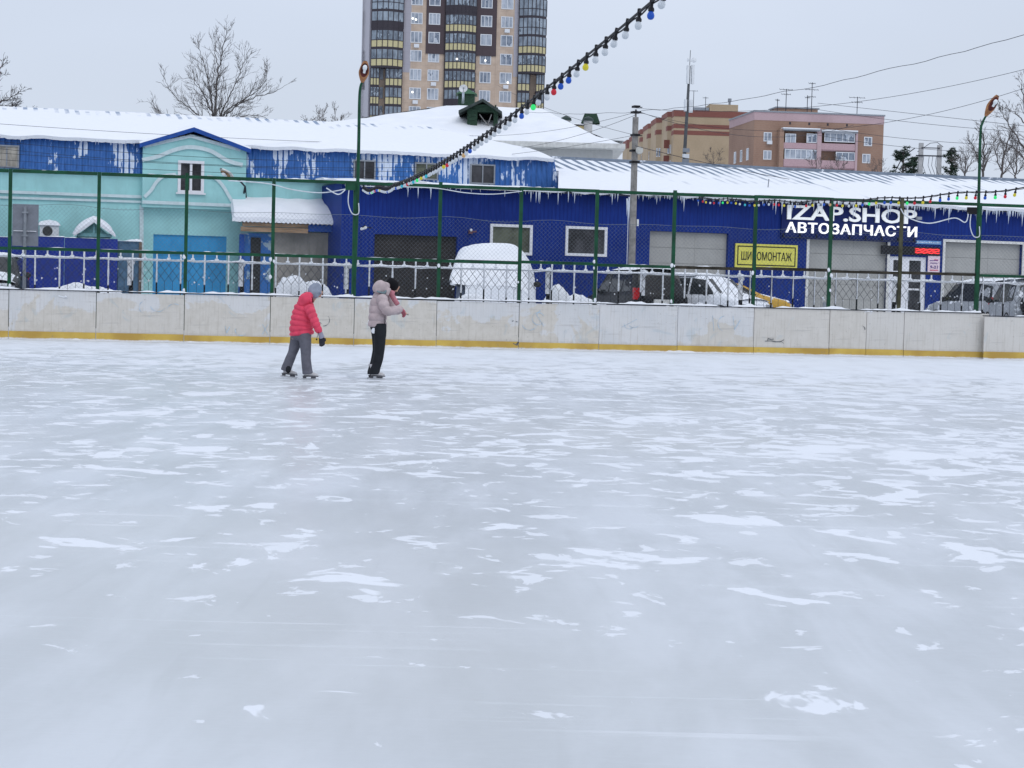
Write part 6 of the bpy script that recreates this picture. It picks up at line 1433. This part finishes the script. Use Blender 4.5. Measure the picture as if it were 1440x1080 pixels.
def hand(mb, c, d, side, r=.016, curl=.5, thumb=1):
    """palm and five separate bent digits"""
    c = Vector(c); d = Vector(d).normalized(); s_ = Vector(side).normalized(); u = d.cross(s_)
    limb(mb, [(*(c-d*.02), .024, .018), (*(c+d*.03), .036, .017), (*(c+d*.075), .038, .015), (*(c+d*.085), .03, .012)], 12, 3, ref=tuple(u))
    for k, (o_, l) in enumerate(((-.030, .058), (-.010, .066), (.011, .062), (.030, .048))):
        b = c+d*.08+s_*o_; e1 = b+d*l*.45+u*l*.1*curl; e2 = e1+(d*(1-curl*.5)+u*curl).normalized()*l*.35; e3 = e2+(d*(1-curl)+u*(curl+.2)).normalized()*l*.25
        mb.tube([b-d*.01, e1, e2, e3], [.0095, .009, .008, .006], 8)
    b = c+d*.02+s_*(.034*thumb); mb.tube([b-s_*.01*thumb, b+s_*.018*thumb+d*.022, b+s_*.020*thumb+d*.048+u*.012*curl], [.012, .011, .008], 8)
def skate(parent, heel, d, tilt=0.0, L_=.26, roll=0):
    """boot (> blade): heel = point under the ankle at blade level"""
    d = Vector(d).normalized(); d.z = 0; d.normalize(); a = math.atan2(d.y, d.x)
    m = MB(); limb(m, [(-.03, 0, .25, .048, .045), (-.02, 0, .19, .047, .043), (-.01, 0, .145, .050, .042), (.02, 0, .105, .062, .040), ], 16, 4, ref=(0, 1, 0))
    limb(m, [(-.055, 0, .092, .030, .034), (.0, 0, .098, .036, .040), (.07, 0, .092, .033, .043), (.13, 0, .082, .026, .042), (.17, 0, .076, .018, .030)], 16, 4, ref=(0, 1, 0))
    b = fuse(m, 'skate_boot', BOOT, parent, .009, 2); b.location = heel; b.rotation_euler = (roll, tilt, a)
    m = MB(); m.plan([(-.07, -.03), (.0, -.033), (.10, -.036), (.165, -.022), (.18, 0), (.165, .022), (.10, .036), (0, .033), (-.07, .03)], .048, .066); m.box(-.065, -.01, -.02, .02, .024, .048); m.box(.06, .14, -.02, .02, .024, .048); m.build('sole', BOOTD, b)
    m = MB(); m.prism([(-.095, .0), (.165, .0), (.19, .02), (.175, .028), (-.085, .028)], -.003, .003); m.build('blade', STEEL, b); return b

# --- skater 1: coral jacket, leaning forward, seen from behind at three quarters
g1 = ground(422, 533.5)
p1 = thing('person', 'skater in coral red puffer jacket and grey trousers bending forward with head down', 'person', g1, R(0))
RL = R(-1.47)
# body (one continuous mesh: head, neck, torso, arms with gloved hands covered separately, legs)
m = MB()
limb(m, [(-.02, 0, .62, .13, .09), (0, 0, .80, .12, .085), (.03, .01, 1.0, .125, .09), (.07, .02, 1.14, .13, .085), (.12, .03, 1.22, .07, .06), (.17, .05, 1.28, .045, .045), (.205, .07, 1.34, .05, .05)])
m.ball((.215, .08, 1.41), .088, 16, 12, (1.02, .95, 1.15))
m.ball((.285, .10, 1.375), .035, 10, 8, (1, 1, 1.2)); m.ball((.31, .105, 1.385), .014, 8, 6, (1.3, .8, 1.2)); m.ball((.265, .10, 1.325), .035, 10, 8, (1, .9, .7))
m.ball((.20, -.005, 1.395), .022, 8, 6, (.8, .4, 1.3)); m.ball((.30, .07, 1.405), .012, 8, 6)
for hip_, kn, an in (((.06, -.07, .66), (.09, -.08, .38), (.125, -.09, .13)), ((-.07, .07, .68), (-.13, .08, .42), (-.235, .09, .15))):
    limb(m, [(*hip_, .075, .075), (*[(a+b)/2 for a, b in zip(hip_, kn)], .068, .068), (*kn, .055, .055), (*[(a+b)/2 for a, b in zip(kn, an)], .05, .05), (*an, .036, .036)])
limb(m, [(.13, -.13, 1.13, .05, .05), (.19, -.17, 1.02, .042, .042), (.235, -.19, .92, .036, .036), (.28, -.19, .83, .033, .033), (.325, -.18, .735, .026, .026)])
limb(m, [(.13, .15, 1.13, .05, .05), (.12, .20, 1.02, .042, .042), (.08, .20, .93, .036, .036), (.05, .19, .84, .03, .03), (.04, .18, .80, .026, .026)])
hand(m, (.335, -.178, .705), (.14, 0, -1), (1, -.25, .1), curl=.35); hand(m, (.04, .18, .78), (.05, -.1, -1), (1, 0, .3), curl=.35, thumb=-1)
fuse(m, 'body', SKIN, p1, .008, 2)
m = MB()
limb(m, [(.055, -.06, .72, .105, .10), (.075, -.075, .60, .098, .095), (.09, -.08, .45, .082, .084), (.095, -.085, .34, .078, .080), (.11, -.09, .22, .078, .080), (.125, -.09, .12, .083, .084), (.128, -.09, .095, .08, .08)], quilt=.19, qa=.04)
limb(m, [(-.06, .05, .73, .105, .10), (-.085, .07, .60, .097, .092), (-.125, .08, .45, .078, .080), (-.15, .08, .38, .075, .078), (-.20, .085, .25, .078, .078), (-.235, .09, .15, .080, .08), (-.242, .09, .125, .078, .078)], quilt=.17, qa=.05)
limb(m, [(0, 0, .80, .155, .12), (0, 0, .68, .165, .13), (.0, 0, .62, .12, .11)])
fuse(m, 'trousers', GREYT, p1, .010, 2)
m = MB()
TQ = .075
limb(m, [(.015, 0, .695, .180, .135), (.012, 0, .72, .187, .145), (.0, 0, .82, .180, .145), (.01, 0, .93, .175, .145), (.03, .01, 1.04, .172, .14), (.06, .015, 1.13, .165, .13), (.09, .02, 1.19, .125, .105), (.12, .03, 1.24, .075, .075)], 28, 14, TQ, .15)
limb(m, [(.11, -.10, 1.15, .075, .075), (.16, -.15, 1.08, .074, .074), (.20, -.175, 1.0, .07, .07), (.235, -.19, .92, .066, .066), (.27, -.195, .84, .060, .060), (.305, -.185, .77, .052, .052), (.312, -.182, .755, .045, .045)], 18, 12, TQ, .22)
limb(m, [(.11, .12, 1.15, .075, .075), (.12, .19, 1.05, .072, .072), (.08, .20, .94, .066, .066), (.05, .19, .85, .056, .056), (.04, .18, .82, .048, .048)], 18, 12, TQ, .22)
fuse(m, 'jacket', CORAL, p1, .007, 0)
# hood lying on the back
m = MB()
limb(m, [(.00, -.06, 1.16, .04, .03), (.02, -.07, 1.20, .085, .05), (.06, -.06, 1.26, .105, .07), (.11, -.04, 1.31, .085, .075), (.14, -.01, 1.34, .05, .06)], 20, 6)
limb(m, [(.165, -.09, 1.23, .03, .03), (.15, -.09, 1.28, .035, .035), (.12, -.06, 1.335, .035, .035), (.07, .02, 1.36, .03, .035), (.06, .08, 1.33, .03, .03)], 14, 5)
fuse(m, 'hood', CORAL, p1, .009, 1)
m = MB(); limb(m, [(.05, .0, 1.365, .018, .03), (.11, -.06, 1.352, .02, .03), (.17, -.1, 1.28, .02, .02), (.19, -.1, 1.22, .015, .02)], 10, 4); fuse(m, 'hood_lining', pm('dark_red_lining', (.12, .01, .02), .8), p1, .008, 1)
m = MB()
limb(m, [(.165, .06, 1.34, .085, .085), (.18, .07, 1.375, .104, .100), (.20, .075, 1.42, .107, .102), (.20, .075, 1.465, .100, .095), (.195, .07, 1.505, .075, .07), (.19, .07, 1.525, .03, .03), (.19, .07, 1.53, .008, .008)], 20, 6, .03, .02, ref=(0, 1, 0))
limb(m, [(.245, .07, 1.315, .02, .085), (.205, .06, 1.345, .10, .103), (.205, .065, 1.375, .10, .106), (.2, .07, 1.39, .095, .10)], 20, 4)
fuse(m, 'hat', HATG, p1, .008, 1)
m = MB(); limb(m, [(.312, -.18, .76, .036, .034), (.325, -.18, .735, .040, .036), (.338, -.178, .70, .042, .034), (.35, -.178, .665, .045, .030), (.352, -.178, .655, .04, .026)], 14, 4); fuse(m, 'glove_cuff', GLOVEG, p1, .007, 1)
m = MB(); hand(m, (.339, -.178, .685), (.14, 0, -1), (1, -.25, .1), curl=.35); o = fuse(m, 'glove', GLOVE, p1, .006, 0); d_ = o.modifiers.new('puff', 'DISPLACE'); d_.strength = .010; d_.mid_level = 0
m = MB(); hand(m, (.04, .18, .775), (.05, -.1, -1), (1, 0, .3), curl=.35, thumb=-1); o = fuse(m, 'glove', GLOVE, p1, .006, 0); d_ = o.modifiers.new('puff', 'DISPLACE'); d_.strength = .010; d_.mid_level = 0
m = MB(); m.tube([(.30, -.235, .76), (.285, -.25, .70), (.275, -.25, .66)], .004, 4); m.ball((.273, -.25, .645), .014, 6, 5); m.build('cuff_toggle', BLKT, p1)
m = MB(); m.ball((-.195, .035, .155), .055, 10, 8, (.8, .9, 1.15)); m.build('hem_patch', BLKT, p1, smooth=True)
skate(p1, (.118, -.09, 0), (1, .12, 0)); skate(p1, (-.235, .09, .022), (1, .2, 0), tilt=.10)

# --- skater 2: mauve jacket, black hat, looking down at a phone
g2 = ground(528, 533.5)
p2 = thing('person', 'skater in pale mauve puffer jacket and black trousers looking down at a phone', 'person', g2, 0)
m = MB()
limb(m, [(.02, 0, .84, .12, .10), (.02, .01, 1.0, .11, .09), (.03, .02, 1.18, .12, .095), (.07, .03, 1.32, .12, .08), (.12, .05, 1.38, .06, .06), (.19, .08, 1.43, .048, .048), (.215, .09, 1.47, .05, .05)])
m.ball((.235, .10, 1.525), .088, 16, 12, (1, .95, 1.18)); m.ball((.31, .12, 1.485), .034, 10, 8); m.ball((.335, .125, 1.50), .014, 8, 6, (1.3, .8, 1.2)); m.ball((.29, .12, 1.44), .034, 10, 8, (1, .9, .7)); m.ball((.225, .01, 1.51), .022, 8, 6, (.8, .4, 1.3))
for dy, dx in ((-.07, .03), (.07, -.02)):
    limb(m, [(.03+dx, dy, .84, .08, .08), (.03+dx, dy, .62, .068, .068), (.03+dx, dy, .45, .055, .055), (.0+dx, dy, .30, .05, .05), (-.03+dx, dy, .12, .036, .036)])
limb(m, [(.10, -.14, 1.33, .05, .05), (.12, -.18, 1.22, .042, .042), (.16, -.19, 1.12, .038, .038), (.28, -.15, 1.13, .033, .033), (.385, -.08, 1.15, .026, .026)])
limb(m, [(.13, .18, 1.34, .05, .05), (.20, .24, 1.24, .042, .042), (.25, .24, 1.14, .038, .038), (.34, .16, 1.13, .03, .03), (.40, .07, 1.13, .026, .026)])
hand(m, (.395, -.06, 1.135), (.5, .45, -.75), (.4, -.5, .1), curl=.8); hand(m, (.405, .05, 1.13), (.6, -.3, -.6), (.3, .6, 0), curl=.8, thumb=-1)
fuse(m, 'body', SKIN, p2, .008, 2)
m = MB()
limb(m, [(.055, -.06, .90, .105, .10), (.06, -.07, .75, .104, .10), (.06, -.07, .58, .090, .092), (.055, -.07, .45, .084, .088), (.035, -.07, .32, .082, .086), (.005, -.07, .20, .080, .086), (-.02, -.07, .11, .086, .09), (-.022, -.07, .085, .084, .088)], quilt=.23, qa=.04)
limb(m, [(.0, .06, .90, .105, .10), (-.0, .07, .75, .09, .095), (.01, .07, .58, .078, .086), (.01, .07, .45, .076, .084), (-.01, .07, .32, .076, .083), (-.04, .07, .20, .074, .083), (-.06, .07, .11, .078, .086), (-.06, .07, .09, .076, .084)], quilt=.21, qa=.04)
limb(m, [(.02, 0, .95, .13, .12), (.025, 0, .84, .13, .13), (.03, 0, .78, .11, .11)])
fuse(m, 'trousers', BLKT, p2, .010, 2)
m = MB(); m.ball((-.04, -.125, .79), .035, 9, 6, (.9, .3, 1.1), .35, 3); m.build('snow_patch', SNOW, p2, smooth=True)
m = MB(); Q2 = .112
limb(m, [(.01, 0, .835, .140, .13), (.012, 0, .86, .147, .138), (.01, 0, .95, .143, .14), (.015, 0, 1.06, .140, .14), (.02, .01, 1.17, .138, .14), (.04, .02, 1.28, .135, .135), (.07, .03, 1.35, .11, .115), (.11, .05, 1.40, .08, .08)], 28, 14, Q2, .14)
limb(m, [(.07, -.10, 1.34, .085, .08), (.105, -.16, 1.25, .086, .082), (.14, -.19, 1.16, .082, .08), (.19, -.19, 1.11, .076, .076), (.27, -.16, 1.12, .070, .07), (.35, -.11, 1.14, .062, .062), (.385, -.08, 1.152, .052, .052)], 18, 12, Q2, .20)
limb(m, [(.10, .14, 1.34, .085, .08), (.17, .21, 1.24, .08, .08), (.23, .24, 1.14, .074, .074), (.32, .18, 1.12, .066, .066), (.385, .09, 1.13, .052, .052)], 18, 12, Q2, .20)
limb(m, [(-.06, .12, 1.25, .06, .06), (-.09, .13, 1.1, .05, .05), (-.085, .12, 1.02, .03, .03)], 12, 4)
fuse(m, 'jacket', MAUVE, p2, .007, 0)
m = MB(); m.tube([(.135, -.10, .86), (.14, -.105, 1.0), (.135, -.11, 1.12)], .006, 5); m.build('side_seam', BLKT, p2)
m = MB()
limb(m, [(.0, -.04, 1.40, .05, .05), (.015, -.05, 1.44, .11, .08), (.07, -.03, 1.49, .125, .10), (.12, .0, 1.535, .095, .095), (.13, .01, 1.565, .05, .05)], 20, 6)
limb(m, [(.16, -.11, 1.36, .03, .03), (.17, -.10, 1.42, .04, .04), (.19, -.07, 1.47, .04, .04)], 12, 5)
fuse(m, 'hood', MAUVE, p2, .009, 2)
m = MB(); limb(m, [(.0, -.115, 1.425, .012, .016), (.06, -.14, 1.405, .016, .022), (.12, -.135, 1.40, .022, .03), (.15, -.12, 1.44, .016, .02)], 12, 5); fuse(m, 'hood_lining', cloth('teal_grey_lining', (.17, .23, .25)), p2, .007, 1)
m = MB()
limb(m, [(.265, .10, 1.435, .050, .09), (.25, .10, 1.47, .092, .102), (.235, .095, 1.52, .104, .106), (.22, .09, 1.57, .094, .098), (.215, .09, 1.61, .068, .072), (.215, .09, 1.64, .035, .035), (.215, .09, 1.65, .008, .008)], 20, 6)
fuse(m, 'hat', BLKH, p2, .008, 1)
m = MB(); limb(m, [(.19, .03, 1.42, .04, .05), (.215, -.0, 1.40, .04, .045), (.245, .0, 1.35, .042, .035), (.285, .02, 1.28, .042, .03), (.325, .03, 1.225, .04, .025), (.335, .03, 1.21, .035, .022)], 16, 5); limb(m, [(.10, .12, 1.40, .035, .04), (.2, .13, 1.40, .04, .05), (.24, .05, 1.41, .04, .045), (.2, -.03, 1.41, .035, .04)], 14, 5); fuse(m, 'scarf', PINKS, p2, .008, 1)
m = MB(); hand(m, (.392, -.065, 1.14), (.5, .45, -.75), (.4, -.5, .1), curl=.8); o = fuse(m, 'mitten', cloth('pink_glove_knit', (.42, .13, .16)), p2, .006, 0); d_ = o.modifiers.new('puff', 'DISPLACE'); d_.strength = .008; d_.mid_level = 0
skate(p2, (-.02, -.07, 0), (1, .05, 0)); skate(p2, (-.05, .07, 0), (1, .12, 0))
m = MB(); m.box(-.012, .09, -.035, .035, -.004, .004); o = m.build('phone', PHONE, None, loc=g2+Vector((.425, -.01, 1.085)), rot=(.1, .35, 0)); tag(o, 'small dark phone held out in the hand of the mauve jacket skater', 'phone')
